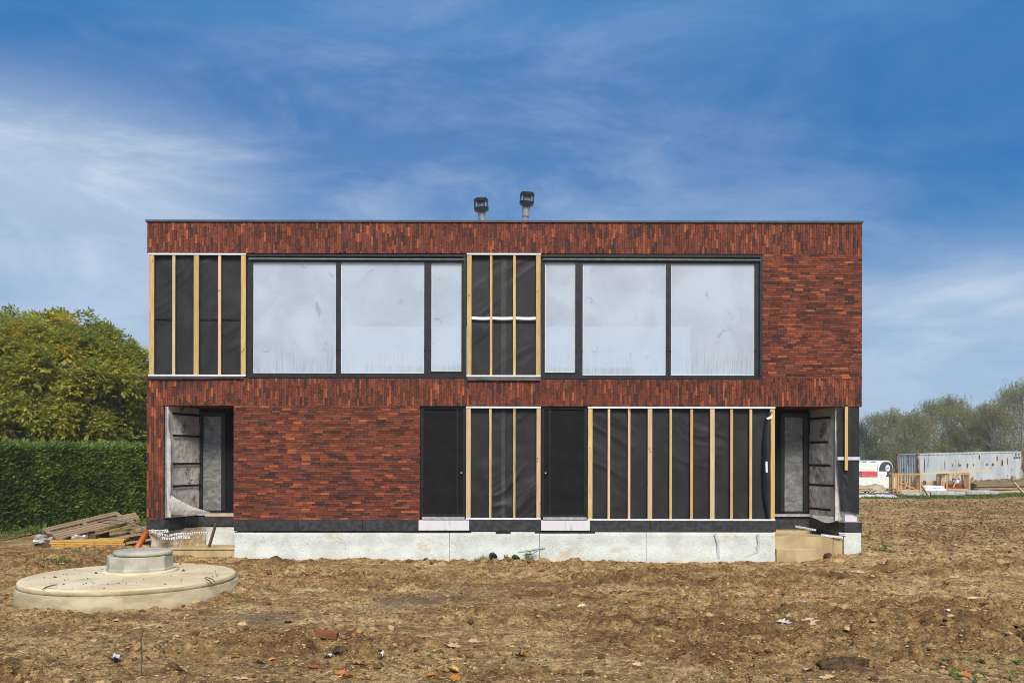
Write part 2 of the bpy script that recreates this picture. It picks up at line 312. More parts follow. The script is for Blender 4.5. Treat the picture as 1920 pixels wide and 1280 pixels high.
# ------------------------------------------------------------------ mesh helpers
class MB:
    def __init__(s): s.v = []; s.f = []
    def add(s, vs, fs):
        o = len(s.v); s.v += [tuple(p) for p in vs]; s.f += [tuple(i + o for i in q) for q in fs]; return s
    def box(s, x0, x1, y0, y1, z0, z1, j=0.0):
        vs = [(x, y, z) for x in (x0, x1) for y in (y0, y1) for z in (z0, z1)]
        if j: vs = [(x + random.uniform(-j, j), y + random.uniform(-j, j), z + random.uniform(-j, j)) for x, y, z in vs]
        return s.add(vs, [(0, 1, 3, 2), (4, 6, 7, 5), (0, 4, 5, 1), (2, 3, 7, 6), (0, 2, 6, 4), (1, 5, 7, 3)])
    def obox(s, c, dims, mat):
        hx, hy, hz = dims[0] / 2, dims[1] / 2, dims[2] / 2; c = Vector(c)
        vs = [c + mat @ Vector((x, y, z)) for x in (-hx, hx) for y in (-hy, hy) for z in (-hz, hz)]
        return s.add(vs, [(0, 1, 3, 2), (4, 6, 7, 5), (0, 4, 5, 1), (2, 3, 7, 6), (0, 2, 6, 4), (1, 5, 7, 3)])
    def beam(s, a, b, wd, th, up=(0, 0, 1)):
        a, b = Vector(a), Vector(b); d = b - a; L = d.length; x = d.normalized(); u = Vector(up)
        y = u.cross(x)
        if y.length < 1e-4: y = Vector((0, 1, 0)).cross(x)
        y.normalize(); z = x.cross(y); m = Matrix((x, y, z)).transposed()
        return s.obox((a + b) / 2, (L, wd, th), m)
    def lathe(s, prof, c=(0, 0, 0), n=32, mat=None, cap=True):
        vs = []; c = Vector(c)
        for r, z in prof:
            for i in range(n):
                p = Vector((r * math.cos(2 * math.pi * i / n), r * math.sin(2 * math.pi * i / n), z))
                vs.append(c + (mat @ p if mat else p))
        fs = []
        for k in range(len(prof) - 1):
            for i in range(n): fs.append((k * n + i, k * n + (i + 1) % n, (k + 1) * n + (i + 1) % n, (k + 1) * n + i))
        if cap: fs.append(tuple(range(n))[::-1]); fs.append(tuple((len(prof) - 1) * n + i for i in range(n)))
        return s.add(vs, fs)
    def tube(s, pts, r, n=8):
        pts = [Vector(p) for p in pts]; vs = []; rs = r if isinstance(r, (list, tuple)) else [r] * len(pts)
        for k, p in enumerate(pts):
            d = (pts[min(k + 1, len(pts) - 1)] - pts[max(k - 1, 0)]).normalized()
            a = d.cross(Vector((0, 0, 1)));
            if a.length < 1e-3: a = d.cross(Vector((0, 1, 0)))
            a.normalize(); c = d.cross(a)
            for i in range(n): vs.append(p + rs[k] * (math.cos(2 * math.pi * i / n) * a + math.sin(2 * math.pi * i / n) * c))
        fs = [(k * n + i, k * n + (i + 1) % n, (k + 1) * n + (i + 1) % n, (k + 1) * n + i) for k in range(len(pts) - 1) for i in range(n)]
        fs += [tuple(range(n)), tuple((len(pts) - 1) * n + i for i in range(n))[::-1]]
        return s.add(vs, fs)
    def grid(s, P):           # P: array (nu, nv, 3)
        nu, nv = P.shape[:2]
        fs = [(i * nv + j, (i + 1) * nv + j, (i + 1) * nv + j + 1, i * nv + j + 1) for i in range(nu - 1) for j in range(nv - 1)]
        return s.add(P.reshape(-1, 3), fs)
    def mesh(s, name, mat, origin=(0, 0, 0), smooth=False):
        me = bpy.data.meshes.new(name); o = Vector(origin)
        me.from_pydata([(x - o.x, y - o.y, z - o.z) for x, y, z in s.v], [], s.f)
        if mat: me.materials.append(MATS[mat])
        if smooth: me.shade_smooth()
        me.update(); return me
def root_loc(p):
    while p.parent: p = p.parent
    return p.location
def part(name, mb, mat, parent, smooth=False):
    o = bpy.data.objects.new(name, mb.mesh(name, mat, root_loc(parent), smooth)); COL.objects.link(o); o.parent = parent; return o
def tag(o, label, cat, group=None, kind=None):
    o['label'] = label
    if cat: o['category'] = cat
    if group: o['group'] = group
    if kind: o['kind'] = kind
    return o
def thing(name, loc, label, cat, group=None):
    o = bpy.data.objects.new(name, None); COL.objects.link(o); o.location = loc; o.empty_display_size = .2; return tag(o, label, cat, group)
def single(name, mb, mat, loc, label, cat, group=None, smooth=False, kind=None):
    o = bpy.data.objects.new(name, mb.mesh(name, mat, loc, smooth)); COL.objects.link(o); o.location = loc; return tag(o, label, cat, group, kind)
def bevel(o, wd=.01, seg=2):
    m = o.modifiers.new('bevel', 'BEVEL'); m.width = wd; m.segments = seg; m.limit_method = 'ANGLE'; return o
def npmesh(name, V, Fq, mat, attrs=None, smooth=False):
    """fast mesh from numpy arrays; Fq has 3 or 4 columns"""
    me = bpy.data.meshes.new(name); k = Fq.shape[1]
    me.vertices.add(len(V)); me.vertices.foreach_set('co', V.astype(np.float32).ravel())
    me.loops.add(Fq.size); me.loops.foreach_set('vertex_index', Fq.astype(np.int32).ravel())
    me.polygons.add(len(Fq)); me.polygons.foreach_set('loop_start', np.arange(0, Fq.size, k, dtype=np.int32)); me.polygons.foreach_set('loop_total', np.full(len(Fq), k, np.int32))
    me.polygons.foreach_set('use_smooth', np.full(len(Fq), smooth))
    me.update(calc_edges=True)
    for n_, a in (attrs or {}).items():
        at = me.attributes.new(n_, 'FLOAT', 'POINT'); at.data.foreach_set('value', a.astype(np.float32).ravel())
    me.materials.append(MATS[mat]); return me

# ---- value noise in numpy
def _hash(ix, iy, seed):
    h = (ix.astype(np.int64) * 374761393 + iy.astype(np.int64) * 668265263 + seed * 1442695041) & 0xffffffff
    h = ((h ^ (h >> 13)) * 1274126177) & 0xffffffff
    h = (h ^ (h >> 16)) & 0xffffff
    return h / float(0xffffff)
def vn(x, y, seed=0):
    ix = np.floor(x); iy = np.floor(y); fx = x - ix; fy = y - iy
    u = fx * fx * (3 - 2 * fx); v = fy * fy * (3 - 2 * fy)
    a = _hash(ix, iy, seed); b_ = _hash(ix + 1, iy, seed); c = _hash(ix, iy + 1, seed); d = _hash(ix + 1, iy + 1, seed)
    return (a * (1 - u) + b_ * u) * (1 - v) + (c * (1 - u) + d * u) * v
def fbm(x, y, oct=4, seed=0):
    s = np.zeros_like(x); a = .5; t = 0
    for k in range(oct):
        s += a * vn(x * 2 ** k + 17.3 * k, y * 2 ** k + 9.1 * k, seed + k); t += a; a *= .5
    return s / t
def sst(a, b, x):
    t = np.clip((x - a) / (b - a), 0, 1); return t * t * (3 - 2 * t)

# ------------------------------------------------------------------ ground
def base_h(x, y):
    t = sst(12, 24, x) * sst(14, 30, y)
    h = t * (.10 + np.clip((x - 30) * .0236, -.08, .45))
    h += .17 * np.exp(-(((x - 8.3) / 1.0) ** 2 + ((y + .1) / .8) ** 2))        # heap against the right corner
    h += .05 * np.exp(-(((x + 7.3) / 1.6) ** 2 + ((y + .3) / .7) ** 2))
    h -= .03 * sst(-10, -6, -x) * sst(-16, -8, y)
    h -= .055 * sst(-1.4, -.5, y) * sst(8.0, 7.0, x) * sst(-6.4, -5.4, x) * sst(1.5, .5, y)
    return h
def terrain(x, y, cell=0.03):
    x = np.asarray(x, float); y = np.asarray(y, float); cell = np.broadcast_to(np.asarray(cell, float), x.shape)
    near = 1 - .75 * sst(-1.3, -.3, y) * sst(9.5, 8.5, np.abs(x))                # trodden strip along the wall
    rough = sst(.35, .62, fbm(x * .33, y * .55, 3, 11)) * near
    def k(wl): return np.clip(1.6 - cell / (wl * .35), 0, 1)
    h = base_h(x, y) + .09 * (fbm(x * .30, y * .5, 3, 3) - .5)
    h += k(.9) * (.05 + .07 * rough) * (fbm(x * .9, y * 1.3, 2, 21) - .5)
    bl = np.abs(2 * vn(x * 2.6 + .3 * np.sin(y * 3), y * 3.6, 31) - 1); h += k(.4) * (.030 + .085 * rough) * (.5 - bl)
    bl = np.abs(2 * vn(x * 6.3, y * 8.2, 41) - 1); h += k(.16) * (.020 + .055 * rough) * (.5 - bl)
    bl = np.abs(2 * vn(x * 13.7, y * 16.1, 51) - 1); h += k(.08) * (.013 + .030 * rough) * (.5 - bl)
    for (ax_, ay_, bx_, by_, wd_) in ((3.2, -8.5, 15.5, 13, .17), (5.0, -8.8, 17.3, 13, .17), (-4.5, -3.6, 9.5, -2.2, .15), (-2.5, -5.6, 11.0, -4.6, .15), (9.5, -1.5, 24, 30, .22), (11.3, -1.8, 26, 30, .22)):
        lx, ly = bx_ - ax_, by_ - ay_; ll = math.hypot(lx, ly); ux, uy = lx / ll, ly / ll
        sl_ = (x - ax_) * ux + (y - ay_) * uy; dd = -(x - ax_) * uy + (y - ay_) * ux + .35 * (vn(sl_ * .35, sl_ * 0, int(ll * 10)) - .5)
        win = sst(0, 1.5, sl_) * sst(ll, ll - 1.5, sl_) * sst(.25, .5, vn(sl_ * .5, sl_ * 0 + 3, int(ll * 7)))
        gss = np.exp(-(dd / wd_) ** 2)
        h += win * (-.045 * gss + .032 * np.exp(-((np.abs(dd) - 2.0 * wd_) / .10) ** 2) + k(.16) * .020 * gss * np.sin(sl_ * 2 * np.pi / .15 + 3 * np.abs(dd)))
    wx = x + .06 * (vn(x * 9, y * 9, 91) - .5) + .03 * (vn(x * 21, y * 21, 92) - .5); wy = y + .06 * (vn(x * 9, y * 9, 93) - .5) + .03 * (vn(x * 21, y * 21, 94) - .5)
    h += k(.30) * worley(wx, wy, .30, 101, .45, .8) * (.08 + .95 * rough)
    h += k(.13) * worley(wx, wy, .13, 111, .25, .7) * (.20 + .95 * rough)
    h += k(.07) * worley(wx, wy, .07, 121, .15, .6) * (.30 + .70 * rough)
    return h, rough
def worley(x, y, cell, seed, amp_lo, amp_p):
    '''rounded crumbs of soil: height of the nearest jittered lump'''
    gxx = x / cell; gyy = y / cell; ix = np.floor(gxx); iy = np.floor(gyy); out = np.zeros_like(x)
    for dx in (-1, 0, 1):
        for dy in (-1, 0, 1):
            jx = ix + dx; jy = iy + dy
            px_ = jx + .15 + .7 * _hash(jx, jy, seed); py_ = jy + .15 + .7 * _hash(jx, jy, seed + 1)
            r_ = .28 + .50 * _hash(jx, jy, seed + 2); a_ = np.maximum(0, _hash(jx, jy, seed + 3) - amp_lo) ** amp_p
            d2 = ((gxx - px_) * .75) ** 2 + (gyy - py_) ** 2
            out = np.maximum(out, a_ * np.sqrt(np.maximum(0, r_ * r_ - d2)))
    return out * cell
def gz(x, y): return float(terrain(np.array([x]), np.array([y]))[0][0])
def axis(lo, hi, st, gl, gh, far_lo, far_hi, mid):
    a = list(np.arange(lo, hi + 1e-6, st)); s = st; p = a[-1]
    while p < far_hi: s *= gh if p < mid else 1.16; p += s; a.append(p)
    s = st; p = a[0]; pre = []
    while p > far_lo: s *= gl; p -= s; pre.append(p)
    return np.array(pre[::-1] + a)
gx = axis(-11.0, 12.2, .030, 1.10, 1.017, -900, 900, 30)
gy = axis(-11.6, .2, .029, 1.35, 1.016, -400, 900, 33)
cx = np.gradient(gx); cy = np.gradient(gy)
GX, GY = np.meshgrid(gx, gy, indexing='xy'); CELL = np.maximum(*np.meshgrid(cx, cy, indexing='xy'))
HZ, RG = terrain(GX, GY, CELL)
tone = np.clip(.66 - .36 * RG + .9 * (fbm(GX * .8, GY * 1.2, 4, 61) - .5) + .45 * (fbm(GX * 4, GY * 6, 3, 71) - .5) + .12 * sst(2, 9, GX), 0, 1)
def bl2(x0, y0, rx, ry): return np.exp(-(((GX - x0) / rx) ** 2 + ((GY - y0) / ry) ** 2))
grav = np.clip(1.1 * bl2(-3.9, -7.4, .8, .5) + .9 * bl2(-1.7, -6.0, 1.6, .6) + .6 * bl2(-.4, -4.4, 2.2, .6) + .7 * bl2(-13.5, -1.5, 2.5, 1.6), 0, 1) * sst(.35, .6, fbm(GX * 2, GY * 3, 3, 81))
green = np.clip(sst(33.2, 34.6, GY) * sst(8, 14, GX) + sst(2, 10, GY) * sst(-10, -14, GX) * .6 + .35 * bl2(-13.2, .5, 2, .8) + .25 * sst(7.2, 9.0, GX) * sst(-8.5, -10.3, GY), 0, 1)
nxg = len(gx); nyg = len(gy)
V = np.stack([GX, GY, HZ], -1).reshape(-1, 3)
ii = np.arange(nxg * nyg).reshape(nyg, nxg)
FQ = np.stack([ii[:-1, :-1], ii[:-1, 1:], ii[1:, 1:], ii[1:, :-1]], -1).reshape(-1, 4)
g = bpy.data.objects.new('ground', npmesh('ground', V, FQ, 'soil', {'tone': tone, 'gravel': grav, 'green': green}, True)); COL.objects.link(g)
g['kind'] = 'structure'; g['label'] = 'churned brown building site soil with lighter sandy patches'

# ------------------------------------------------------------------ the house
house = thing('brick_house', (0, 0, 0), 'flat roofed red brick house with large upper windows, still under construction', 'house')
HB = dict(L=X(275), R=X(1616), top=ZZ(416.5))
UNITB = MB().box(-.5, .5, 0, .055, -.5, .5)
unit_me = UNITB.mesh('brick', 'brick_single')
BR_L, BR_W, JT = .208, .0480, .0055
def tile_region(u0, u1, v0, v1, vertical):
    """list of (uc, vc, w, h) bricks filling the rectangle, ends cut"""
    out = []
    a0, a1, c0, c1 = (u0, u1, v0, v1) if vertical else (v0, v1, u0, u1)   # a: across courses, c: along bricks
    n = max(1, round((a1 - a0) / (BR_W + JT))); st = (a1 - a0) / n
    for i in range(n):
        p = c0 - random.random() * (BR_L + JT)
        while p < c1:
            L = BR_L + random.uniform(-.006, .006)
            s, e = max(p, c0), min(p + L, c1); p += L + JT
            if e - s < .02: continue
            ac = a0 + (i + .5) * st; cc = (s + e) / 2
            out.append((ac, cc, st - JT, e - s) if vertical else (cc, ac, e - s, st - JT))
    return out
def brick_wall(name, u0, u1, v0, v1, vertical, nsingle, depth=.33, label=None):
    bk = part(name, MB().box(u0, u1, .014, depth, v0, v1), 'joint', house)
    if label: bk['label'] = label
    bs = tile_region(u0, u1, v0, v1, vertical); random.shuffle(bs)
    full = [q for q in bs if max(q[2], q[3]) > .15]
    chosen = set(full[:nsingle])
    m = MB()
    for q in bs:
        u, v, wd, ht = q; dy = random.gauss(0, .0028); dy = max(-.007, min(.007, dy))
        if q in chosen:
            o = bpy.data.objects.new('brick', unit_me); COL.objects.link(o); o.parent = bk
            o.location = (u, dy, v); o.scale = (wd, 1, ht); o.rotation_euler = (random.gauss(0, .006), random.gauss(0, .004), random.gauss(0, .006))
        else:
            x0, x1, z0, z1 = u - wd / 2, u + wd / 2, v - ht / 2, v + ht / 2; t = [dy + random.gauss(0, .0012) for _ in range(4)]; e = lambda: random.gauss(0, .0014)
            m.add([(x0 + e(), t[0], z0 + e()), (x1 + e(), t[1], z0 + e()), (x1 + e(), t[2], z1 + e()), (x0 + e(), t[3], z1 + e()), (x0, .05, z0), (x1, .05, z0), (x1, .05, z1), (x0, .05, z1)],
                  [(0, 1, 2, 3), (0, 4, 5, 1), (1, 5, 6, 2), (2, 6, 7, 3), (3, 7, 4, 0)])
    o = part('brick_field', m, 'brick_mass', bk); o['kind'] = 'stuff'
    return bk
zc = ZZ(417.5); z1 = ZZ(475.3); z2 = ZZ(708.5); z3 = ZZ(761); z4 = ZZ(974.5); z5 = ZZ(996.5)
brick_wall('parapet_wall', HB['L'], HB['R'], z1, zc, True, 85, label='top band of upright bricks')
brick_wall('spandrel_wall', HB['L'], HB['R'], z3, z2, True, 75, label='band of upright bricks between the floors')
brick_wall('ground_floor_wall', X(438), X(787.5), z4, z3, False, 75, label='horizontal brickwork beside the left entrance')
brick_wall('upper_corner_wall', X(1429), HB['R'], z2, z1, False, 50, label='horizontal brickwork right of the upper windows')
brick_wall('entrance_pier', HB['L'], X(305.5), z4, z3, True, 15, depth=.10, label='narrow brick pier at the left entrance')
# solid walls behind the timber panels, side and rear walls, slabs, roof
for a, b_, c, d in ((HB['L'] + .03, X(463), z2, z1), (X(874), X(1014), z2, z1), (X(872.5), X(1014.5), z4, z3), (X(1101.5), X(1453.5), z4, z3)):
    part('panel_backing', MB().box(a, b_, .128, .33, c, d), 'joint', house)
def side_wall(x_out, sgn, z_lo, z_hi, y0, y1):
    bk = part('side_wall', MB().box(min(x_out, x_out - sgn * .3), max(x_out, x_out - sgn * .3), y0, y1, z_lo, z_hi), 'joint', house)
    m = MB(); n = round((z_hi - z_lo) / .053); st = (z_hi - z_lo) / n
    for i in range(n):
        p = y0 - random.random() * .2
        while p < y1:
            s, e = max(p, y0), min(p + .21, y1); p += .2135
            if e - s < .02: continue
            xo = x_out + sgn * (.013 + random.gauss(0, .002)); za, zb = z_lo + i * st + .002, z_lo + (i + 1) * st - .002
            m.add([(xo, s, za), (xo, e, za), (xo, e, zb), (xo, s, zb), (x_out, s, za), (x_out, e, za), (x_out, e, zb), (x_out, s, zb)], [(0, 1, 2, 3), (0, 4, 5, 1), (1, 5, 6, 2), (2, 6, 7, 3), (3, 7, 4, 0)])
    o = part('brick_field', m, 'brick_mass', bk); o['kind'] = 'stuff'
side_wall(HB['L'] + .013, -1, z3, zc, .335, 9.7); side_wall(HB['R'] - .013, 1, z3, zc, .335, 9.7)
side_wall(HB['L'] + .013, -1, z4, z3 - .004, .11, 9.7); 
part('side_wall', MB().box(X(1610) - .3, X(1610), 1.25, 9.7, z5, z3 - .004), 'membrane', house)
part('rear_wall', MB().box(HB['L'] + .32, HB['R'] - .32, 9.4, 9.7, -.2, 4.25).box(HB['L'] + .32, HB['R'] - .32, 9.4, 9.7, 6.9, zc - .02).box(HB['L'] + .32, -6.2, 9.4, 9.7, 4.25, 6.9).box(-.4, .4, 9.4, 9.7, 4.25, 6.9).box(6.2, HB['R'] - .32, 9.4, 9.7, 4.25, 6.9), 'interior_white', house)  # unseen upper openings added in the rear wall to let sky light indoors
part('floor_slab', MB().box(HB['L'] + .32, HB['R'] - .32, .335, 9.39, z3 + .02, z2 + .05), 'interior_white', house)
part('ground_slab', MB().box(HB['L'] + .32, HB['R'] - .42, 1.45, 9.39, .25, z4 - .02), 'concrete_grey', house)
rf = part('roof', MB().box(HB['L'] + .32, HB['R'] - .32, .335, 9.39, 7.15, 7.55), 'interior_white', house)
part('coping', MB().box(HB['L'] - .03, HB['R'] + .02, -.03, .36, ZZ(417.3), ZZ(413.6)).box(HB['L'] - .03, HB['L'] + .33, .361, 9.75, ZZ(417.3), ZZ(413.6)).box(HB['R'] - .33, HB['R'] + .02, .361, 9.75, ZZ(417.3), ZZ(413.6)), 'coping', house)
part('inner_wall', MB().box(-.25, .25, .34, 9.38, z2 + .06, 7.14).box(-6.9, -6.75, .34, 9.38, z2 + .06, 7.14), 'interior_white', house)

# timber battens over black membrane
def membrane_sheet(x0, x1, za, zb, y, amp, seed, ang=.65):
    nu = max(6, int((x1 - x0) / .035)); nv = max(6, int((zb - za) / .035))
    u, v = np.meshgrid(np.linspace(x0, x1, nu), np.linspace(za, zb, nv), indexing='ij')
    a = u * math.cos(ang) + v * math.sin(ang); c = -u * math.sin(ang) + v * math.cos(ang)
    mask = sst(.42, .68, fbm(u * .9 + seed, v * .7, 2, seed))
    wr = 1 - np.abs(2 * vn(a * .9 + seed, c * 5.5 + 1.5 * vn(a * 1.3, c * 1.2, seed + 5), seed) - 1)
    wr2 = 1 - np.abs(2 * vn(a * 2.0, c * 12, seed + 3) - 1)
    yy = y - amp * mask * (.75 * wr ** 2 + .25 * wr2 ** 2) - amp * .25 * fbm(u * 3, v * 3, 2, seed + 9)
    return MB().grid(np.stack([u, yy, v], -1))
def batten_panel(px0, px1, py0, py1, bats, seed, amp=.035, ang=.65, top=True, flap=True, labels='', mats=None, bottom_h=3.0):
    x0, x1 = X(px0), X(px1); zt, zb = ZZ(py0), ZZ(py1)
    p = part('cladding_panel', membrane_sheet(x0 + .01, x1 - .01, zb + .02, zt - .02, .112, amp, seed, ang), 'membrane', house, True); p['label'] = labels
    for i, (a, b_) in enumerate(bats):
        wide = (b_ - a) > 6.5
        mt = mats[i] if mats else ('pine' if wide else 'pine')
        m = MB().box(X(a), X(b_), .004 if wide else .010, .040, zb + .040, zt - .040)
        o = bevel(part('batten', m, mt, p), .003, 1)
    part('edge_strip', MB().box(x0, x1, -.010, .036, zt - .042, zt - .004), 'strip_white', p)
    part('edge_strip', MB().box(x0, x1, -.010, .036, zb + .004, zb + .042), 'strip_white', p)
    return p
pA = batten_panel(277.5, 460.5, 475.5, 706.5, [(278.5, 288), (322, 327.5), (362.5, 372), (408, 413.5), (451, 460)], 5, labels='upper left panel of black membrane with five timber battens', mats=['pine', 'pine_pale', 'pine', 'pine_pale', 'pine'])
pB = batten_panel(874.5, 1013.5, 474.5, 706.5, [(875, 883.5), (918, 922.5), (961.5, 966.5), (1004.5, 1013)], 9, amp=.02, labels='upper centre panel of black membrane with a white tape across', mats=['pine', 'pine', 'pine', 'pine'])
pC = batten_panel(873.5, 1014, 761.5, 974, [(874, 882.5), (917, 921.5), (962, 966.5), (1006, 1013.5)], 13, amp=.06, labels='ground floor panel of wrinkled black membrane between two black doors', mats=['pine_pale', 'pine', 'pine', 'pine_pale'])
pD = batten_panel(1102, 1453.5, 761.5, 975.5, [(1102.5, 1111), (1139.5, 1144), (1177.5, 1182), (1214.5, 1223), (1255.5, 1260), (1294.5, 1299.5), (1331.5, 1340), (1369.5, 1374.5), (1405.5, 1410.5), (1444, 1453)], 17, amp=.03, ang=-.5,
                 labels='long ground floor panel of black membrane with ten timber battens', mats=['pine', 'pine_pale', 'pine_pale', 'pine_pale', 'pine_orange', 'pine_orange', 'pine_pale', 'pine_orange', 'pine_orange', 'pine_orange'])
def flap(pxa, pxb, py, drop, parent, seed):
    u, v = np.meshgrid(np.linspace(X(pxa), X(pxb), 40), np.linspace(0, 1, 5), indexing='ij')
    zz = ZZ(py) - v * (drop + .03 * fbm(u * 1.4, v, 2, seed)); yy = -.012 - .03 * v - .02 * fbm(u * 3, v * 2, 2, seed)
    part('membrane_flap', MB().grid(np.stack([u, yy, zz], -1)), 'membrane', parent, True)
simple('membrane_print', (.036, .037, .039), (.052, .053, .055), 7, rough=.55, spec=.3)
for a, b_, pnl in ((288.2, 321.8, pA), (372.2, 407.8, pA), (413.7, 450.8, pA)):
    part('membrane_seam', MB().box(X(a), X(b_),   .066, .076, ZZ(599.3), ZZ(597.8)), 'screen_black', pnl)
part('printed_band', membrane_sheet(X(939), X(949), ZZ(703), ZZ(480), .108, .02, 9), 'membrane_print', pB, True)
part('printed_band', membrane_sheet(X(940), X(947), ZZ(972), ZZ(765), .108, .06, 13), 'membrane_print', pC, True)
flap(276, 458, 706, .05, pA, 3); flap(876, 1013.5, 707, .06, pB, 4)
for a, b_ in ((883.8, 917.7), (922.8, 961.2), (966.8, 1004.2)):
    u, v = np.meshgrid(np.linspace(X(a), X(b_), 12), np.linspace(0, 1, 3), indexing='ij')
    part('tape_strip', MB().grid(np.stack([u, .030 + 0 * u, ZZ(593) - v * .065 - .012 * np.sin((u - X(a)) * 6)], -1)), 'strip_white', pB)
# torn loose edge on the long panel
u, v = np.meshgrid(np.linspace(0, 1, 30), np.linspace(0, 1, 14), indexing='ij')
zz = ZZ(772) + (ZZ(971) - ZZ(772)) * u
xx = X(1446) - (.05 + .14 * np.sin(np.pi * np.clip(u * 1.02, 0, 1)) ** .6 + .02 * fbm(u * 8, v, 2, 5)) * v
yy = .03 - .10 * np.sin(v * np.pi) * (.35 + .65 * np.sin(np.pi * u)) - .02 * fbm(u * 6, v * 4, 2, 7)
part('torn_membrane', MB().grid(np.stack([xx, yy, zz], -1)), 'membrane', pD, True)
part('membrane_scrap', MB().add([(X(1435), -.06, ZZ(783)), (X(1447), -.075, ZZ(777)), (X(1446), -.07, ZZ(783)), (X(1438), -.06, ZZ(786))], [(0, 1, 2, 3)]).add([(X(1433.5), -.08, ZZ(864)), (X(1437), -.085, ZZ(864)), (X(1437.5), -.085, ZZ(885)), (X(1434), -.08, ZZ(884))], [(0, 1, 2, 3)]), 'tape_white', pD)

# windows
def window(px0, px1, py0, py1, panes, sub, label):
    """panes: list of (x0,x1,y0,y1) px. one frame mesh with openings as bars"""
    x0, x1, zt, zb = X(px0), X(px1), ZZ(py0), ZZ(py1); m = MB()
    yf, yb = .045, .14
    xs = [px0] + [q for p in panes for q in p[:2]] + [px1]
    for k in range(0, len(xs), 2): m.box(X(xs[k]), X(xs[k + 1]), yf, yb, zb, zt)
    for p in panes:
        m.box(X(p[0]), X(p[1]), yf + .002, yb, ZZ(p[2]), zt - .001); m.box(X(p[0]), X(p[1]), yf + .002, yb, zb + .001, ZZ(p[3]))
    fr = part('window', m, 'frame_metal', house); fr['label'] = label
    for p in panes: 
        part('pane', MB().add([(X(p[0]) - .01, .088, ZZ(p[3]) - .01), (X(p[1]) + .01, .088, ZZ(p[3]) - .01), (X(p[1]) + .01, .088, ZZ(p[2]) + .01), (X(p[0]) - .01, .088, ZZ(p[2]) + .01)], [(0, 1, 2, 3)]), 'pane_fogged', fr)
        a, b_, t, o_ = X(p[0]), X(p[1]), ZZ(p[2]), ZZ(p[3]); e = .014
        part('glazing_bead', MB().box(a, b_, .080, .086, t - e, t).box(a, b_, .080, .086, o_, o_ + e).box(a, a + e, .080, .086, o_ + e, t - e).box(b_ - e, b_, .080, .086, o_ + e, t - e), 'strip_white', fr)
    # sash of the narrow opening light
    a, b_, c, d = sub
    e = .035
    part('sash', MB().box(X(a) - e, X(a), .034, .05, ZZ(d) - e, ZZ(c) + e).box(X(b_), X(b_) + e, .034, .05, ZZ(d) - e, ZZ(c) + e).box(X(a), X(b_), .034, .05, ZZ(c), ZZ(c) + e).box(X(a), X(b_), .034, .05, ZZ(d) - e, ZZ(d)), 'frame_metal', fr)
    part('blind_rail', MB().tube([(x0 + .03, .0, ZZ(486)), (x1 - .03, .0, ZZ(487))], .022, 10), 'steel_grey', fr, True)
    part('trim', MB().box(x0 - .012, x1 + .012, -.012, .04, zb - .012, zb + .05).box(x1 - .06, x1 + .004, -.014, .038, zb + .052, zt - .02).box(x0 - .004, x1 + .002, -.010, .10, zt - .055, zt - .004), 'frame_metal', fr)
    for q, yh in ((0, 657),):
        for p in panes:
            for xx in (p[0] - 1.5, p[1] + 1.5): part('fixing', MB().box(X(xx) - .02, X(xx) + .02, .03, .046, ZZ(yh) - .012, ZZ(yh) + .012), 'screen_black', fr)
    return fr
window(463.5, 873.5, 477, 708, [(473, 628.5, 491, 699.5), (638, 794.5, 491, 699.5), (808, 864.5, 491.5, 695.5)], (808, 864.5, 491.5, 695.5), 'large upper left window of three fogged panes')
window(1014.5, 1428.5, 477, 709, [(1021.5, 1078.5, 491, 697.5), (1092.5, 1249, 492, 702.5), (1258.5, 1415.5, 492.5, 702.5)], (1021.5, 1078.5, 491, 697.5), 'large upper right window of three fogged panes')
for a, b_, t, bt in ((683, 735, 682, 702), (741, 793, 681, 702), (812, 868, 684, 702), (1026, 1080, 683, 706), (1094, 1190, 683, 706)):
    m = MB()
    for k in range(4): m.box(X(a, 20.4), X(b_, 20.4), .36, .52, ZZ(bt, 20.4) + k * .055, ZZ(bt, 20.4) + k * .055 + .05, .003)
    loc = ((X(a) + X(b_)) / 2, .44, z2 + .05)
    single('board_stack', m, 'board_mint', loc, {683: 'pale boards behind the second upper pane, left pile', 741: 'pale boards behind the second upper pane, right pile', 812: 'pale boards behind the narrow pane of the left upper window', 1026: 'pale boards behind the narrow pane of the right upper window', 1094: 'pale boards behind the middle pane of the right upper window'}[a], 'boards', 'board piles inside the upper windows')

# black ground-floor doors with screens
def screen_door(px0, px1, hinge_left, label):
    x0, x1, zt, zb = X(px0), X(px1), ZZ(761.5), ZZ(968.5); m = MB(); y0, y1 = .05, .16
    m.box(x0, x0 + .07, y0, y1, zb, zt).box(x1 - .07, x1, y0, y1, zb, zt).box(x0 + .07, x1 - .07, y0 + .002, y1, zt - .06, zt).box(x0 + .07, x1 - .07, y0 + .002, y1, zb, zb + .06)
    d = part('door', m, 'door_black', house); d['label'] = label
    part('screen', MB().box(x0 + .07, x1 - .07, .085, .15, zb + .06, zt - .06), 'screen_black', d)
    xm = x1 - .20 if hinge_left else x0 + .20
    part('mullion', MB().box(xm - .018, xm + .018, .060, .084, zb + .062, zt - .062), 'door_black', d)
    xk = x1 - .10 if hinge_left else x0 + .10
    part('handle', MB().lathe([(.010, 0), (.020, .004), (.020, .03), (.008, .036)], (xk, .05, ZZ(886.5)), 10, Matrix.Rotation(R(90), 3, 'X')), 'alu', d, True)
    part('sill', MB().box(x0 + .04, x1 - .02, -.01, .16, ZZ(973.5), ZZ(969)), 'alu', d)
screen_door(788, 873, True, 'black screened door left of the middle panel'); screen_door(1015, 1101.5, False, 'black screened door right of the middle panel')

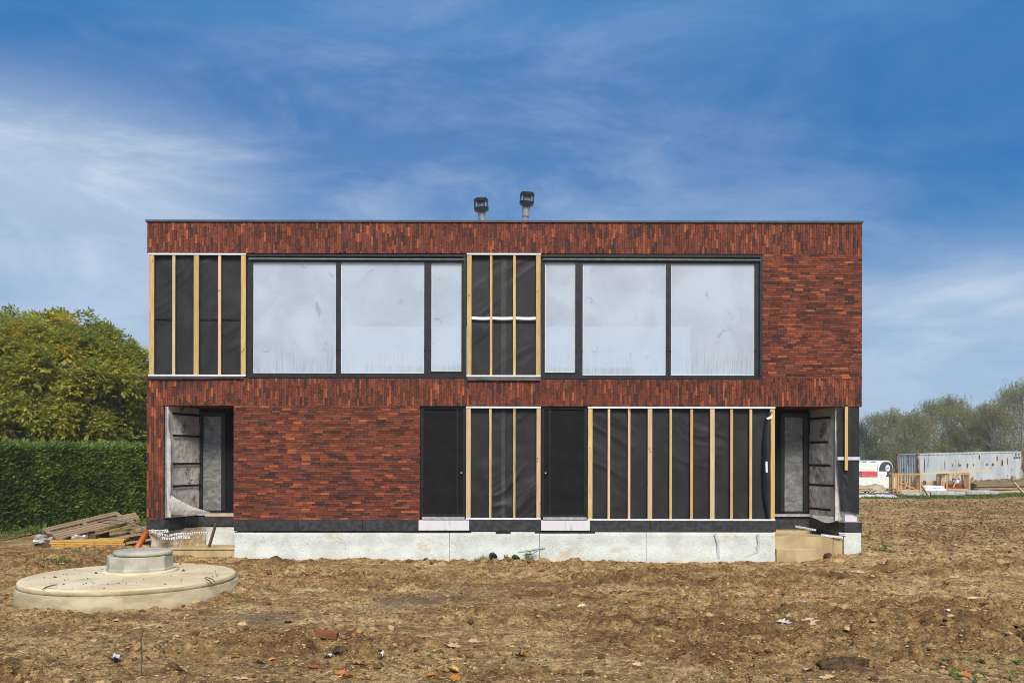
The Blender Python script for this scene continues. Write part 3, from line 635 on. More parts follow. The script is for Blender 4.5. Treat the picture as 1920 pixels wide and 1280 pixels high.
# plinth stones, insulation boards under the doors, foundation
def plinth(px0, px1, a=974.8, b_=995.5): bevel(part('plinth_stone', MB().box(X(px0) + .002, X(px1) - .002, -.014, .30, ZZ(b_), ZZ(a)), 'plinth_stone', house), .004, 1)
for q in ((439, 560), (560, 680), (680, 784.5), (880.5, 1014), (1107, 1220), (1220, 1335), (1335, 1455)): plinth(*q)
plinth(275, 309, 975.5, 993)
for a, b_ in ((785, 833), (833, 880), (1014.5, 1060), (1060, 1106.5)): part('insulation_board', MB().box(X(a) + .002, X(b_) - .002, -.008, .28, ZZ(994), ZZ(975)), 'xps_stained', house)
for a, b_, seed in ((441, 842.5, 1), (843.5, 1011, 2), (1012, 1212, 3), (1212.5, 1452.5, 4)):
    nu = int((X(b_) - X(a)) / .06); u, v = np.meshgrid(np.linspace(X(a), X(b_), nu), np.linspace(-.35, z5 - .01, 22), indexing='ij')
    yy = -.02 - .02 * fbm(u * 2.2, v * 3, 3, seed) - .035 * sst(.35, .0, v) * (.4 + fbm(u * 1.5, v, 2, seed + 5))
    yy[:, -1] += .015
    P = np.stack([u, yy, v], -1); m = MB().grid(P)
    m.box(X(a), X(b_), .0, .3, -.35, z5 - .006)
    part('foundation_board', m, 'foundation_white', house, True)
for (pts, w_) in (([(1340, 998), (1345, 1015), (1346, 1045)], .06), ([(1420, 998), (1422, 1015), (1419, 1030)], .06), ([(1395, 1043), (1408, 1037), (1419, 1031)], .05), ([(972, 1033), (1000, 1029), (1022, 1024)], .03)):
    m = MB()
    for q in range(len(pts) - 1): m.beam((X(pts[q][0]), -.072, ZZ(pts[q][1])), (X(pts[q + 1][0]), -.074, ZZ(pts[q + 1][1])), .004, w_, (0, 0, 1))
    part('tape_strip', m, 'tarp_silver', house)
part('seal_strip', MB().box(X(441), X(884), -.03, .0, ZZ(998), ZZ(996.2)).box(X(930), X(958), -.045, -.0, ZZ(999), ZZ(995.8)).box(X(1003), X(1116), -.035, .0, ZZ(998.5), ZZ(996.3)), 'pipe_black', house)

# ---- entrances: recesses with oblique foil walls
ZB = 21.2
def lerp(a, b_, t): return a + (b_ - a) * t
def foil_wall(p0, p1, za, zb, seed, name='foil_wall', bulge=.05, mat='foil'):
    u, v = np.meshgrid(np.linspace(0, 1, 30), np.linspace(za, zb, 60), indexing='ij')
    d = np.array(p1) - np.array(p0); L = np.hypot(*d); nrm = np.array([d[1], -d[0]]) / L * (1 if p0[0] < 0 else 1)
    b_ = bulge * (fbm(u * 3, v * 2, 3, seed) - .3) + .012 * (1 - np.abs(2 * vn(u * 6, v * 9, seed + 2) - 1))
    return part(name, MB().grid(np.stack([p0[0] + d[0] * u + nrm[0] * b_, p0[1] + d[1] * u + nrm[1] * b_, v], -1)), mat, house, True), nrm
yb = ZB - 20
# left: oblique wall from the pier to the door
L0, L1 = (X(311), .05), (X(374, ZB), yb)
fwL, nL = foil_wall((L0[0], L0[1]), L1, ZZ(972), z3 - .005, 51)
for zz in (3.38, 2.86, 2.19, 1.66, 1.07):
    a = Vector((lerp(L0[0], L1[0], .12), lerp(L0[1], L1[1], .12), zz)); b_ = Vector((L1[0], L1[1] - .02, zz))
    off = Vector((nL[0], nL[1], 0)) * .055
    part('strap', MB().beam(a + off, b_ + off, .006, .055), 'pipe_black', fwL)
u, v = np.meshgrid(np.linspace(0, 1, 8), np.linspace(ZZ(970), z3 - .03, 40), indexing='ij')
xx = X(312) + u * (.06 + .05 * sst(3.1, 2.7, v)) + .02 * fbm(v * 3, u, 2, 3); yy = .01 - .05 * u - .03 * fbm(v * 2, u * 2, 2, 6)
part('loose_foil', MB().grid(np.stack([xx, yy, v], -1)), 'foil', fwL, True)
u, v = np.meshgrid(np.linspace(0, 1, 20), np.linspace(0, 1, 16), indexing='ij')
xx = X(320) + u * .66; yy = .0 + .75 * u - .10 * np.sin(v * 3) * (1 - u); zz = ZZ(970) + .02 + v * (.42 * (1 - u) ** 1.3 + .04) + .05 * fbm(u * 5, v * 4, 2, 8)
part('crumpled_foil', MB().grid(np.stack([xx, yy, zz], -1)), 'foil', fwL, True)
part('corner_profile', MB().box(X(308.5), X(312), .02, .05, ZZ(972), z3 - .01), 'steel_grey', house)
def prints(wall, p0, p1, nrm, items, off=.06, flip=False):
    d = Vector((p1[0] - p0[0], p1[1] - p0[1], 0)); dn = d.normalized()
    for txt, t, z, s, rot in items:
        cu = bpy.data.curves.new('print', 'FONT'); cu.body = txt; cu.size = s; cu.align_x = 'CENTER'; cu.materials.append(MATS['print_black'])
        tmp = bpy.data.objects.new('print_curve', cu); me = bpy.data.meshes.new_from_object(tmp); bpy.data.objects.remove(tmp); bpy.data.curves.remove(cu)
        o = bpy.data.objects.new('print', me); COL.objects.link(o); o.parent = wall
        ax = dn if dn.dot(Vector((1, 0, 0))) > 0 else -dn
        zax = Vector((nrm[0], nrm[1], 0)); 
        if zax.y > 0: zax = -zax
        m = Matrix((ax, Vector((0, 0, 1)), ax.cross(Vector((0, 0, 1))))).transposed() @ Matrix.Rotation(rot, 3, 'Z')
        p = Vector((p0[0] + d.x * t, p0[1] + d.y * t, z)) + zax * off
        o.matrix_local = Matrix.Translation(p) @ m.to_4x4()
prints(fwL, L0, L1, nL, [('GK', .50, 3.02, .20, 1.0), ('FX', .60, 1.98, .18, 1.05), ('SA', .68, 1.72, .16, .9), ('AC', .45, 3.50, .17, 1.0), ('3K', .80, 1.30, .15, .9)])
# door units on the recess back walls
def entry_door(pxa, pxb, pa, pb, label):
    xa, xb = X(pxa, ZB), X(pxb, ZB); zt, zb = z3 - .006, ZZ(962, ZB)
    p0, p1, pt, pb_ = X(pa, ZB), X(pb, ZB), ZZ(781, ZB), ZZ(957, ZB)
    m = MB().box(xa, p0, yb - .02, yb + .1, zb, zt).box(p1, xb, yb - .02, yb + .1, zb, zt).box(p0, p1, yb - .018, yb + .1, pt, zt).box(p0, p1, yb - .018, yb + .1, zb, pb_)
    d = part('door', m, 'screen_black', house); d['label'] = label
    part('door_leaf', MB().box(p0 - .10, p0, yb - .035, yb - .021, zb + .05, zt - .1).box(p1, p1 + .10, yb - .035, yb - .021, zb + .05, zt - .1).box(p0, p1, yb - .034, yb - .019, pt, pt + .10).box(p0, p1, yb - .034, yb - .019, pb_ - .08, pb_), 'frame_metal', d)
    u, v = np.meshgrid(np.linspace(p0, p1, 24), np.linspace(pb_, pt, 90), indexing='ij')
    wv = yb + .03 - .02 * fbm(u * 4, v * 1.5, 2, int(pa)) 
    part('pane', MB().grid(np.stack([u, wv, v], -1)), 'pane_film', d, True)
    part('threshold', MB().box(xa, xb, yb - .10, yb + .09, zb - .06, zb - .002), 'alu', d)
    return d
dl = entry_door(366, 452, 380.5, 415.5, 'black left entrance door with one tall glass pane')
part('wood_strip', MB().box(X(388, ZB), X(450, ZB), yb - .13, yb - .101, ZZ(968, ZB), ZZ(964, ZB)), 'pine_pale', dl)
dr = entry_door(1446, 1521, 1470.5, 1506, 'black right entrance door with one tall glass pane')
part('recess_lining', MB().box(X(438), X(438) + .3, .335, yb + .1, z4, z3 - .003).box(X(1454) - .3, X(1454), .335, yb + .1, z4, z3 - .003), 'joint', house)
# soffit bricks
m = MB()
for (a, b_) in ((306, 437.5), (1454.5, 1612)):
    xx = X(a)
    while xx < X(b_) - .02:
        e = min(xx + .049, X(b_)); m.box(xx, e - .003, .06, yb, z3 - .0045 + random.uniform(0, .003), z3 + .01); xx += .053
so = part('soffit', m, 'brick_mass', house); so['kind'] = 'stuff'
m = MB(); zz = z4
while zz < z3 - .03:
    m.box(X(305.5) - .002, X(305.5) + .012 + random.uniform(0, .004), .006, .10, zz + .002, min(zz + .05, z3)); zz += .053
so = part('pier_return', m, 'brick_mass', house); so['kind'] = 'stuff'
# right: foil wall from door to corner post
R0, R1 = (X(1570), .06), (X(1517, ZB), yb)
R0 = (7.70, .06); R1 = (X(1519, ZB), yb)
u, v = np.meshgrid(np.linspace(0, 1, 30), np.linspace(ZZ(975), z3 - .005, 70), indexing='ij')
dx, dy = R1[0] - R0[0], R1[1] - R0[1]; Lr = math.hypot(dx, dy); nR = (-dy / Lr, dx / Lr); nR = (nR[0], nR[1]) if nR[0] < 0 else (-nR[0], -nR[1])
bb = .06 * (fbm(u * 3, v * 1.6, 3, 77) - .3) + .016 * (1 - np.abs(2 * vn(u * 6, v * 7, 79) - 1))
fwR = part('foil_wall', MB().grid(np.stack([R0[0] + dx * u + nR[0] * bb, R0[1] + dy * u + nR[1] * bb, v], -1)), 'foil', house, True)
for zz, t0 in ((3.32, .22), (2.74, .30), (2.18, .22), (1.70, .1), (1.12, .2)):
    a = Vector((R0[0] + dx * t0, R0[1] + dy * t0, zz)); b_ = Vector((R1[0], R1[1] - .02, zz)); off = Vector((nR[0], nR[1], 0)) * .07
    part('strap', MB().beam(a + off, b_ + off, .006, .055), 'pipe_black', fwR)
prints(fwR, R0, R1, nR, [('AKO', .42, 2.98, .20, 1.0), ('SK', .72, 2.12, .18, 1.0), ('FX', .62, 1.86, .17, 1.0), ('O', .35, 1.02, .10, 0)], .075)
u, v = np.meshgrid(np.linspace(0, 1, 16), np.linspace(0, 1, 10), indexing='ij')
xx = 7.30 + u * .42; yy = .75 - .75 * u - .04 * v; zz = ZZ(972) - .02 - v * (.10 * np.sin(np.pi * u) ** 1.5) + .02 * fbm(u * 5, v * 3, 2, 4)
part('foil_skirt', MB().grid(np.stack([xx, yy, zz + .06 * (1 - v)], -1)), 'foil', fwR, True)
u, v = np.meshgrid(np.linspace(0, 1, 8), np.linspace(ZZ(975), z3 - .01, 50), indexing='ij')
part('loose_foil', MB().grid(np.stack([7.60 + .12 * u + .02 * fbm(v * 2, u, 2, 31), .10 - .02 * u - .03 * fbm(v * 2.4, u * 2, 2, 33), v], -1)), 'foil', fwR, True)
# corner post wrapped in membrane
cp = part('corner_post', MB().box(X(1585), X(1609), .05, 1.2, ZZ(977), z3 - .004), 'xps', house)
u, v = np.meshgrid(np.linspace(0, 1, 26), np.linspace(0, 1, 70), indexing='ij')
x_l = X(1569) + .03 * fbm(v * 4, u * 0, 2, 41) + .08 * sst(.55, 1.0, v); xx = x_l + (X(1611) - x_l) * u
zb_ = ZZ(953) - .12 * u; zz = z3 - .006 + (zb_ - (z3 - .006)) * v
fold = 1 - np.abs(2 * vn(u * 3.2 + .4 * v, v * .7, 43) - 1)
yy = .035 - .06 * fold ** 2 * (.4 + .6 * v) - .02 * (1 - np.abs(2 * vn(u * 3 + v * 2, v * 8 - u * 3, 47) - 1))
yy[-1, :] = .02
part('membrane', MB().grid(np.stack([xx, yy, zz], -1)), 'membrane', cp, True)
part('membrane_side', MB().box(X(1611), X(1611) + .006, .02, 1.25, ZZ(962), z3 - .006), 'membrane', cp)
part('batten', MB().box(X(1582), X(1587.5), -.075, -.030, ZZ(880), z3 - .006), 'pine_orange', cp)
part('tape_strip', MB().box(X(1569.5), X(1612), -.029, -.024, ZZ(861), ZZ(855)), 'tape_blue', cp)
part('post_profile', MB().box(X(1578.5), X(1585), .02, .04, ZZ(977), ZZ(952)), 'steel_grey', cp)
# entrance plinths and foundations
def slab_between(name, a, b_, z0, z1_, th, mat): return part(name, MB().beam((a[0], a[1], (z0 + z1_) / 2), (b_[0], b_[1], (z0 + z1_) / 2), th, z1_ - z0), mat, house)
zp0, zp1 = ZZ(993), ZZ(975.5)
slab_between('plinth_stone', (X(309) + .01, .0), (X(374, ZB) + .04, yb - .06), zp0, zp1, .04, 'plinth_stone')
part('plinth_stone', MB().box(X(373, ZB), X(452, ZB), yb - .15, yb - .11, zp0, zp1), 'plinth_stone', house)
zq0, zq1 = ZZ(996.5), ZZ(978)
part('plinth_stone', MB().box(X(1583), X(1616), -.016, .03, zq0, zq1), 'plinth_stone', house)
slab_between('plinth_stone', (X(1583) - .01, .03), (X(1515, ZB) - .02, yb - .10), zq0, zq1, .04, 'plinth_stone')
part('plinth_stone', MB().box(X(1446, ZB), X(1516, ZB), yb - .16, yb - .12, zq0, zq1), 'plinth_stone', house)
part('recess_floor', MB().box(X(306), X(437), .06, yb - .16, zp0 - .05, zp0 + .02).box(X(1456), X(1583), .06, yb - .17, zq0 - .05, zq0 + .02), 'joint', house) if False else None
part('recess_foundation', MB().box(X(385, ZB), X(452, ZB), yb - .13, yb + .1, -.3, zp0 - .035), 'foundation_white', house)
fwt, _ = foil_wall((X(283), -.02), (X(388, ZB), yb - .16), -.2, zp0 - .02, 91, 'foundation_foil', .10, 'foil_tan')
for k, (a, b_, z_, w_) in enumerate((((X(283), -.075), (X(318), -.03), ZZ(996), .075), ((X(300), -.09), (X(340), .25), ZZ(1003), .05), ((X(308), -.085), (X(348), .30), ZZ(1009), .055), ((X(338), .23), (X(376), .62), ZZ(1002.5), .05))):
    u, v = np.meshgrid(np.linspace(0, 1, 24), np.linspace(-.5, .5, 3), indexing='ij')
    P = np.stack([a[0] + (b_[0] - a[0]) * u, a[1] - .03 + (b_[1] - a[1]) * u - .012 * fbm(u * 7, v, 2, k), z_ + w_ * v + .02 * (fbm(u * 4 + k, v * 0, 2, 5) - .5) + .01 * np.sin(u * 9 + k)], -1)
    t = part('printed_tape', MB().grid(P), 'tape_white', fwt)
    m = MB()
    for q in range(1, 22, 2):
        for r_ in (0, 1):
            c_ = P[q, 1] + np.array([random.uniform(-.01, .01), -.006, (r_ - .5) * w_ * .35]); hw = random.uniform(.008, .02); m.box(c_[0] - hw, c_[0] + hw, c_[1] - .001, c_[1], c_[2] - .006, c_[2] + .006)
    o = part('tape_print', m, 'print_black', t); o['kind'] = 'stuff'
part('soil_seal', MB().beam((X(309), -.03, zp0 - .02), (X(374, ZB), yb - .12, zp0 - .03), .05, .03), 'pipe_black', house)
st = part('entrance_step', MB().box(X(308), X(440.5), -.02, yb - .16, -.3, ZZ(1030)).box(X(315), X(441), -.045, .06, ZZ(1031), ZZ(1027)), 'concrete_sand', house); st['label'] = 'sandy concrete step below the left entrance'
bevel(st, .012, 2)
st = part('entrance_step', MB().box(X(1453), X(1563), .03, yb - .2, -.3, ZZ(1006)).box(X(1453.5), X(1530), -.12, .029, -.3, ZZ(1027)).box(X(1564), X(1582), .05, .9, -.3, ZZ(1004)), 'concrete_sand', house); st['label'] = 'stepped sandy concrete below the right entrance'
bevel(st, .012, 2)
part('recess_foundation', MB().box(X(1446, ZB), X(1519, ZB), yb - .14, yb + .1, -.3, zq0 - .04), 'osb', house)
for k, (a, b_, z0_, z1_2, w_) in enumerate((((X(1512), .78), (X(1541), .38), ZZ(990), ZZ(994.5), .05), ((X(1541), .05), (X(1580), -.02), ZZ(1001.5), ZZ(1006), .045), ((X(1572), -.03), (X(1586), -.03), ZZ(998.5), ZZ(1000), .06))):
    u, v = np.meshgrid(np.linspace(0, 1, 20), np.linspace(-.5, .5, 3), indexing='ij')
    P = np.stack([a[0] + (b_[0] - a[0]) * u, a[1] + (b_[1] - a[1]) * u - .012 * fbm(u * 6, v, 2, k + 8), z0_ + (z1_2 - z0_) * u + w_ * v + .02 * (fbm(u * 4 + k, v * 0, 2, 5) - .5)], -1)
    t = part('printed_tape', MB().grid(P), 'tape_white', house); m = MB()
    for q in range(1, 19, 2):
        c_ = P[q, 1] + np.array([0, -.006, random.uniform(-.2, .2) * w_]); hw = random.uniform(.006, .015); m.box(c_[0] - hw, c_[0] + hw, c_[1] - .001, c_[1], c_[2] - .005, c_[2] + .005)
    o = part('tape_print', m, 'print_black', t); o['kind'] = 'stuff'
part('corner_foundation', MB().box(X(1582.5), X(1614.5), -.01, 1.2, -.3, zq0 - .008), 'foundation_white', house)
part('side_foundation', MB().box(HB['L'] + .05, HB['L'] + .35, .35, 9.7, -.3, z4 - .01).box(X(1610) - .3, X(1612), 1.21, 9.7, -.3, z5 - .004), 'foundation_white', house)

# flue pipes on the roof
def flue(bx, tx, ty, label):
    Zf = 22.5; b0 = Vector((X(bx, Zf), Zf - 20, 7.55)); top = Vector((X(tx, Zf), Zf - 20 - .18, ZZ(ty, Zf)))
    t = thing('flue_pipe', b0, label, 'flue', 'flue pipes on the flat roof')
    ax = (top - b0).normalized(); m3 = Vector((0, 0, 1)).rotation_difference(ax).to_matrix(); L = (top - b0).length
    P = lambda prof, n=24, cap=True: MB().lathe(prof, b0, n, m3, cap)
    part('pipe', P([(.088, -.02), (.088, L - .62)]), 'steel_grey', t, True)
    part('sleeve', P([(.096, L - .62), (.104, L - .60), (.104, L - .58), (.096, L - .56), (.101, L - .38), (.09, L - .33), (.09, L - .26)]), 'steel_grey', t, True)
    part('cowl_base', P([(.08, L - .36), (.15, L - .34), (.185, L - .30), (.190, L - .235), (.17, L - .225)]), 'pipe_black', t)
    for k in range(12):
        a = 2 * math.pi * k / 12; p = Vector((.176 * math.cos(a), .176 * math.sin(a), 0))
        part('cowl_bar', MB().tube([b0 + m3 @ (p + Vector((0, 0, L - .26))), b0 + m3 @ (p + Vector((0, 0, L - .06)))], .010, 6), 'pipe_black', t)
    part('cowl_cap', P([(.178, L - .08), (.190, L - .07), (.188, L - .03), (.16, L + .01), (.06, L + .03)]), 'pipe_black', t)
    part('flue_core', P([(.10, L - .26), (.10, L - .09)]), 'alu', t, True)
flue(908.5, 901, 376.5, 'left flue pipe with dark cowl, leaning slightly left')
flue(977.5, 988, 365.5, 'right flue pipe with dark cowl, taller and leaning right')

# ------------------------------------------------------------------ concrete tank cover with manhole
def gpt(px, py, z=0.0):
    """ground point seen at a picture row"""
    zz = z
    for _ in range(4):
        Z = F * (H - zz) / (py - HOR); x, y = X(px, Z), Z - 20; zz = gz(x, y)
    return Vector((x, y, zz))
TC = Vector((-6.60, -5.2, 0)); TR = 1.76; TT = .31
tank = thing('tank_cover', TC, 'large round sandy concrete tank cover lying on the soil at left', 'concrete cover')
def rough_lathe(prof, c, n, amp, seed, wob=0.0):
    m = MB().lathe(prof, c, n); vs = np.array(m.v); a = np.arctan2(vs[:, 1] - c[1], vs[:, 0] - c[0])
    k = 1 + amp * (fbm(a * 5 + 20, vs[:, 2] * 7, 3, seed) - .5)
    vs[:, 0] = c[0] + (vs[:, 0] - c[0]) * k; vs[:, 1] = c[1] + (vs[:, 1] - c[1]) * k; m.v = [tuple(p) for p in vs]; return m
part('lower_rim', rough_lathe([(TR + .01, -.35), (TR + .01, TT - .105), (TR - .005, TT - .095)], TC, 128, .006, 3), 'concrete_rim', tank, True)
sl = part('slab', rough_lathe([(TR - .03, TT - .11), (TR - .035, TT - .02), (TR - .05, TT - .004), (TR - .075, TT), (.9, TT + .004), (.3, TT + .006)], TC, 128, .004, 5), 'concrete_slab', tank, True)
part('edge_band', rough_lathe([(TR - .024, TT - .1), (TR - .026, TT - .03)], TC, 128, .004, 6), 'concrete_rim', tank, True)
def loop(px, py, Z, ang):
    c = Vector((X(px, Z), Z - 20, TT)); d = Vector((math.cos(ang), math.sin(ang), 0)); e = Vector((-d.y, d.x, 0))
    pts = [c + e * -.03, c + d * .05 + e * -.03 + Vector((0, 0, .035)), c + d * .16 + e * -.02 + Vector((0, 0, .06)), c + d * .20 + Vector((0, 0, .055)), c + d * .16 + e * .03 + Vector((0, 0, .05)), c + d * .05 + e * .03 + Vector((0, 0, .02)), c + e * .035 + Vector((0, 0, -.02))]
    part('lifting_loop', MB().tube(pts, .008, 6), 'steel_rusty', tank, True)
m = MB()
v0c = [(1, 0, 0), (-1, 0, 0), (0, 1, 0), (0, -1, 0), (0, 0, 1), (0, 0, -.6)]
for k in range(70):
    a_ = random.uniform(0, 6.28); r_ = random.uniform(.68, 1.62); s_ = random.uniform(.006, .018) * (2.2 if k < 7 else 1)
    m.add([(TC.x + r_ * math.cos(a_) + v_[0] * s_ * random.uniform(.7, 1.5), TC.y + r_ * math.sin(a_) + v_[1] * s_, TT + .004 + max(0, v_[2]) * s_) for v_ in v0c], [(0, 2, 4), (2, 1, 4), (1, 3, 4), (3, 0, 4)])
o = part('mud_crumbs', m, 'sod', tank); o['kind'] = 'stuff'
loop(80, 1107, 13.2, .5); loop(400, 1094, 14.0, 2.6)
part('mortar_collar', rough_lathe([(.64, TT), (.645, TT + .02), (.60, TT + .035), (.5, TT + .04)], TC + Vector((-.06, .5, 0)), 48, .05, 8), 'concrete_slab', tank, True)
MC = TC + Vector((-.06, .5, TT + .01))
ring = thing('manhole_ring', MC, 'eight sided grey concrete manhole ring on the round cover', 'concrete ring')
o = part('wall', MB().lathe([(.57, -.01), (.57, .065), (.557, .075), (.557, .275), (.545, .286), (.48, .288)], MC, 10, Matrix.Rotation(.25, 3, 'Z')), 'concrete_grey', ring); bevel(o, .01, 2)
LC = MC + Vector((.05, .0, .290))
part_ = single('manhole_cover', rough_lathe([(.46, 0), (.495, .01), (.50, .05), (.48, .078), (.3, .083), (.02, .083)], LC, 64, .006, 9), 'concrete_grey', LC, 'round grey concrete lid on top of the manhole ring', 'lid', smooth=True)
part_.data.shade_smooth(); 

# ------------------------------------------------------------------ vegetation
def unit(v): return v / np.maximum(np.linalg.norm(v, axis=-1, keepdims=True), 1e-9)
def leafquads(P, Dv, Nv, L, W):
    S = unit(np.cross(Dv, Nv)); L = np.asarray(L)[:, None]; W = np.asarray(W)[:, None]
    V = np.stack([P, P + Dv * L * .5 + S * W * .5, P + Dv * L, P + Dv * L * .5 - S * W * .5], 1).reshape(-1, 3)
    return V, np.arange(len(P) * 4).reshape(-1, 4)
def rdir(n): return unit(rng.normal(size=(n, 3)))
def link_mesh(name, me, parent, loc=None):
    o = bpy.data.objects.new(name, me); COL.objects.link(o); o.parent = parent
    if loc is not None: o.location = loc
    return o
# -- broad tree behind the hedge
def broad_crown(C, rad, nc, sprays, seed):
    g_ = np.random.default_rng(seed)
    k = np.arange(nc) + .5; ph = np.arccos(1 - 1.55 * k / nc); th = math.pi * (1 + 5 ** .5) * k
    n = np.stack([np.cos(th) * np.sin(ph), np.sin(th) * np.sin(ph), np.cos(ph)], 1)
    n = unit(n + g_.normal(size=n.shape) * .10)
    rr = g_.uniform(.70, 1.0, nc) ** .8 * (1 + .10 * (fbm(n[:, 0] * 2.5 + 5, n[:, 2] * 2.5 + n[:, 1], 2, seed) - .5))
    cc = C + n * rad * rr[:, None]; cr = g_.uniform(.42, .85, nc); ct = np.clip(.33 + .28 * (fbm(n[:, 0] * 2 + 3, n[:, 2] * 2, 2, seed + 2) - .5) * 2 + g_.normal(0, .10, nc) + .12 * n[:, 2], .02, .95)
    ct[g_.random(nc) < .05] = .92
    ns = nc * sprays; ci = np.repeat(np.arange(nc), sprays)
    d = unit(g_.normal(size=(ns, 3)) + 1.15 * n[ci] + np.array([0, 0, .35])); sp = cc[ci] + d * (cr[ci] * g_.uniform(.35, 1.0, ns) ** .5)[:, None]
    ax = unit(d * .9 + g_.normal(size=(ns, 3)) * .5 + np.array([0, 0, -.12])); tint = np.clip(ct[ci] + g_.normal(0, .10, ns), 0, 1)
    out_P, out_D, out_N, out_L, out_W, out_T = [], [], [], [], [], []
    up = np.array([0, 0, 1.]); side = unit(np.cross(ax, up + 0 * ax)); nr = unit(np.cross(side, ax))
    for q in range(6):
        t = q / 5.; sg = 1 if q % 2 else -1
        P = sp + ax * (t * .26 - .05)[..., None] if False else sp + ax * (t * .26 - .05)
        Dv = unit(ax * (.55 + .6 * t) + side * sg * (1.0 - .75 * t) + np.array([0, 0, -.45]) + g_.normal(size=ax.shape) * .18)
        out_P.append(P); out_D.append(Dv); out_N.append(unit(nr + g_.normal(size=ax.shape) * .35)); out_L.append(g_.uniform(.15, .25, ns)); out_W.append(g_.uniform(.055, .09, ns)); out_T.append(tint)
    V, Q = leafquads(np.concatenate(out_P), np.concatenate(out_D), np.concatenate(out_N), np.concatenate(out_L), np.concatenate(out_W))
    return V, Q, np.repeat(np.concatenate(out_T), 4), cc
TB = Vector((-20.6, 18.0, 0)); tree = thing('broad_tree', TB, 'broad rounded tree with yellowing green leaves behind the hedge', 'tree')
V, Q, T, cc = broad_crown(np.array([0, 0, 4.45]), np.array([4.5, 4.3, 3.9]), 520, 54, 5)
link_mesh('crown', npmesh('crown', V, Q, 'leaf_tree', {'tint': T}), tree)
m = MB().tube([(0, 0, -.3), (.05, 0, 1.2), (0, .1, 2.4), (.1, 0, 4.2)], [.34, .27, .22, .12], 12)
part('trunk', MB().tube([TB + Vector(p) for p in ((0, 0, -.3), (.05, 0, 1.2), (0, .1, 2.4), (.1, 0, 4.2))], [.34, .27, .22, .12], 12), 'bark', tree, True)
for k in range(16):
    e = Vector(cc[k * 27]); st_ = Vector((0, .05, random.uniform(1.6, 3.6))); mid_ = st_.lerp(e, .5) + Vector((0, 0, .35))
    part('limb', MB().tube([TB + st_, TB + mid_, TB + e], [.11, .06, .02], 7), 'bark', tree, True)
m_ = MB()
u, v = np.meshgrid(np.linspace(0, 2 * np.pi, 37), np.linspace(.15, 2.6, 15), indexing='ij')
# -- clipped conifer hedge
def hz_line(t): return -18.6 + .52 * t, 1.0 + t          # x, y at t metres along
HL, HH, HT = 19.0, 2.66, 1.3
hedge = thing('hedge', (hz_line(0)[0], hz_line(0)[1], 0), 'tall clipped green conifer hedge running behind the timber pile', 'hedge')
dv = np.array([.52, 1.0, 0]); dv /= np.linalg.norm(dv); nv = np.array([dv[1], -dv[0], 0])      # nv points to the house side
org = np.array([hz_line(0)[0], hz_line(0)[1], 0.])
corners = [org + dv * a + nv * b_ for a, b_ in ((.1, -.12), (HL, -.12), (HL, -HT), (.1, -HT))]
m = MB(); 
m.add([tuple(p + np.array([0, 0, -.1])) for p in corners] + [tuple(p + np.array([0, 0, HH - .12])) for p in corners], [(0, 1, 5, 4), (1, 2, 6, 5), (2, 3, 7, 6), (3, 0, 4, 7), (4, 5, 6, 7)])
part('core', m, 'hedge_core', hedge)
def hedge_sprays(n, which):
    a = rng.uniform(0, HL, n)
    if which == 'face':
        z = rng.uniform(.02, HH + .02, n); bul = .16 * (fbm(a * 1.1, z * 1.1, 3, 7) - .5) + .07 * (fbm(a * 4, z * 4, 2, 8) - .5)
        P = org + dv * a[:, None] + nv * (bul - rng.uniform(0, .16, n))[:, None]; P[:, 2] = z + .05 * np.sin(a * 1.7); out = nv + np.array([0, 0, .75])
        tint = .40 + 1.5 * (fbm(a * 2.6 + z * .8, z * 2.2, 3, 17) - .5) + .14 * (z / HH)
    elif which == 'top':
        b_ = rng.uniform(0, HT, n); bul = .13 * (fbm(a * 1.4, b_ * 1.4, 3, 9) - .4)
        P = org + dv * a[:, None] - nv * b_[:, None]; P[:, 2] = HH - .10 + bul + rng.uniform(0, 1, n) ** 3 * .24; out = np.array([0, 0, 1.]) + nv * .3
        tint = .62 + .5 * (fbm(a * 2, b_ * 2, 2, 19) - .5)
    else:
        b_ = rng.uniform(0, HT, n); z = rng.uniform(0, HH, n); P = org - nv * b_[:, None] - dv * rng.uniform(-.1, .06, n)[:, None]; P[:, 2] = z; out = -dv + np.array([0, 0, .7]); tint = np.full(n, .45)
    Dv = unit(out + rng.normal(size=(n, 3)) * .55); Nv = unit(rng.normal(size=(n, 3)) + out * .6)
    return P, Dv, Nv, rng.uniform(.07, .22, n), rng.uniform(.020, .052, n), np.clip(tint + rng.normal(0, .12, n), 0, 1)
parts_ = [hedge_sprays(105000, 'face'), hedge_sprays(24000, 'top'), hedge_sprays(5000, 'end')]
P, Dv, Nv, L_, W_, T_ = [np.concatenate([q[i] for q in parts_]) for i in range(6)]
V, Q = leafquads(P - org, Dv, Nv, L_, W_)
link_mesh('foliage', npmesh('foliage', V, Q, 'leaf_hedge', {'tint': np.repeat(T_, 4)}), hedge)
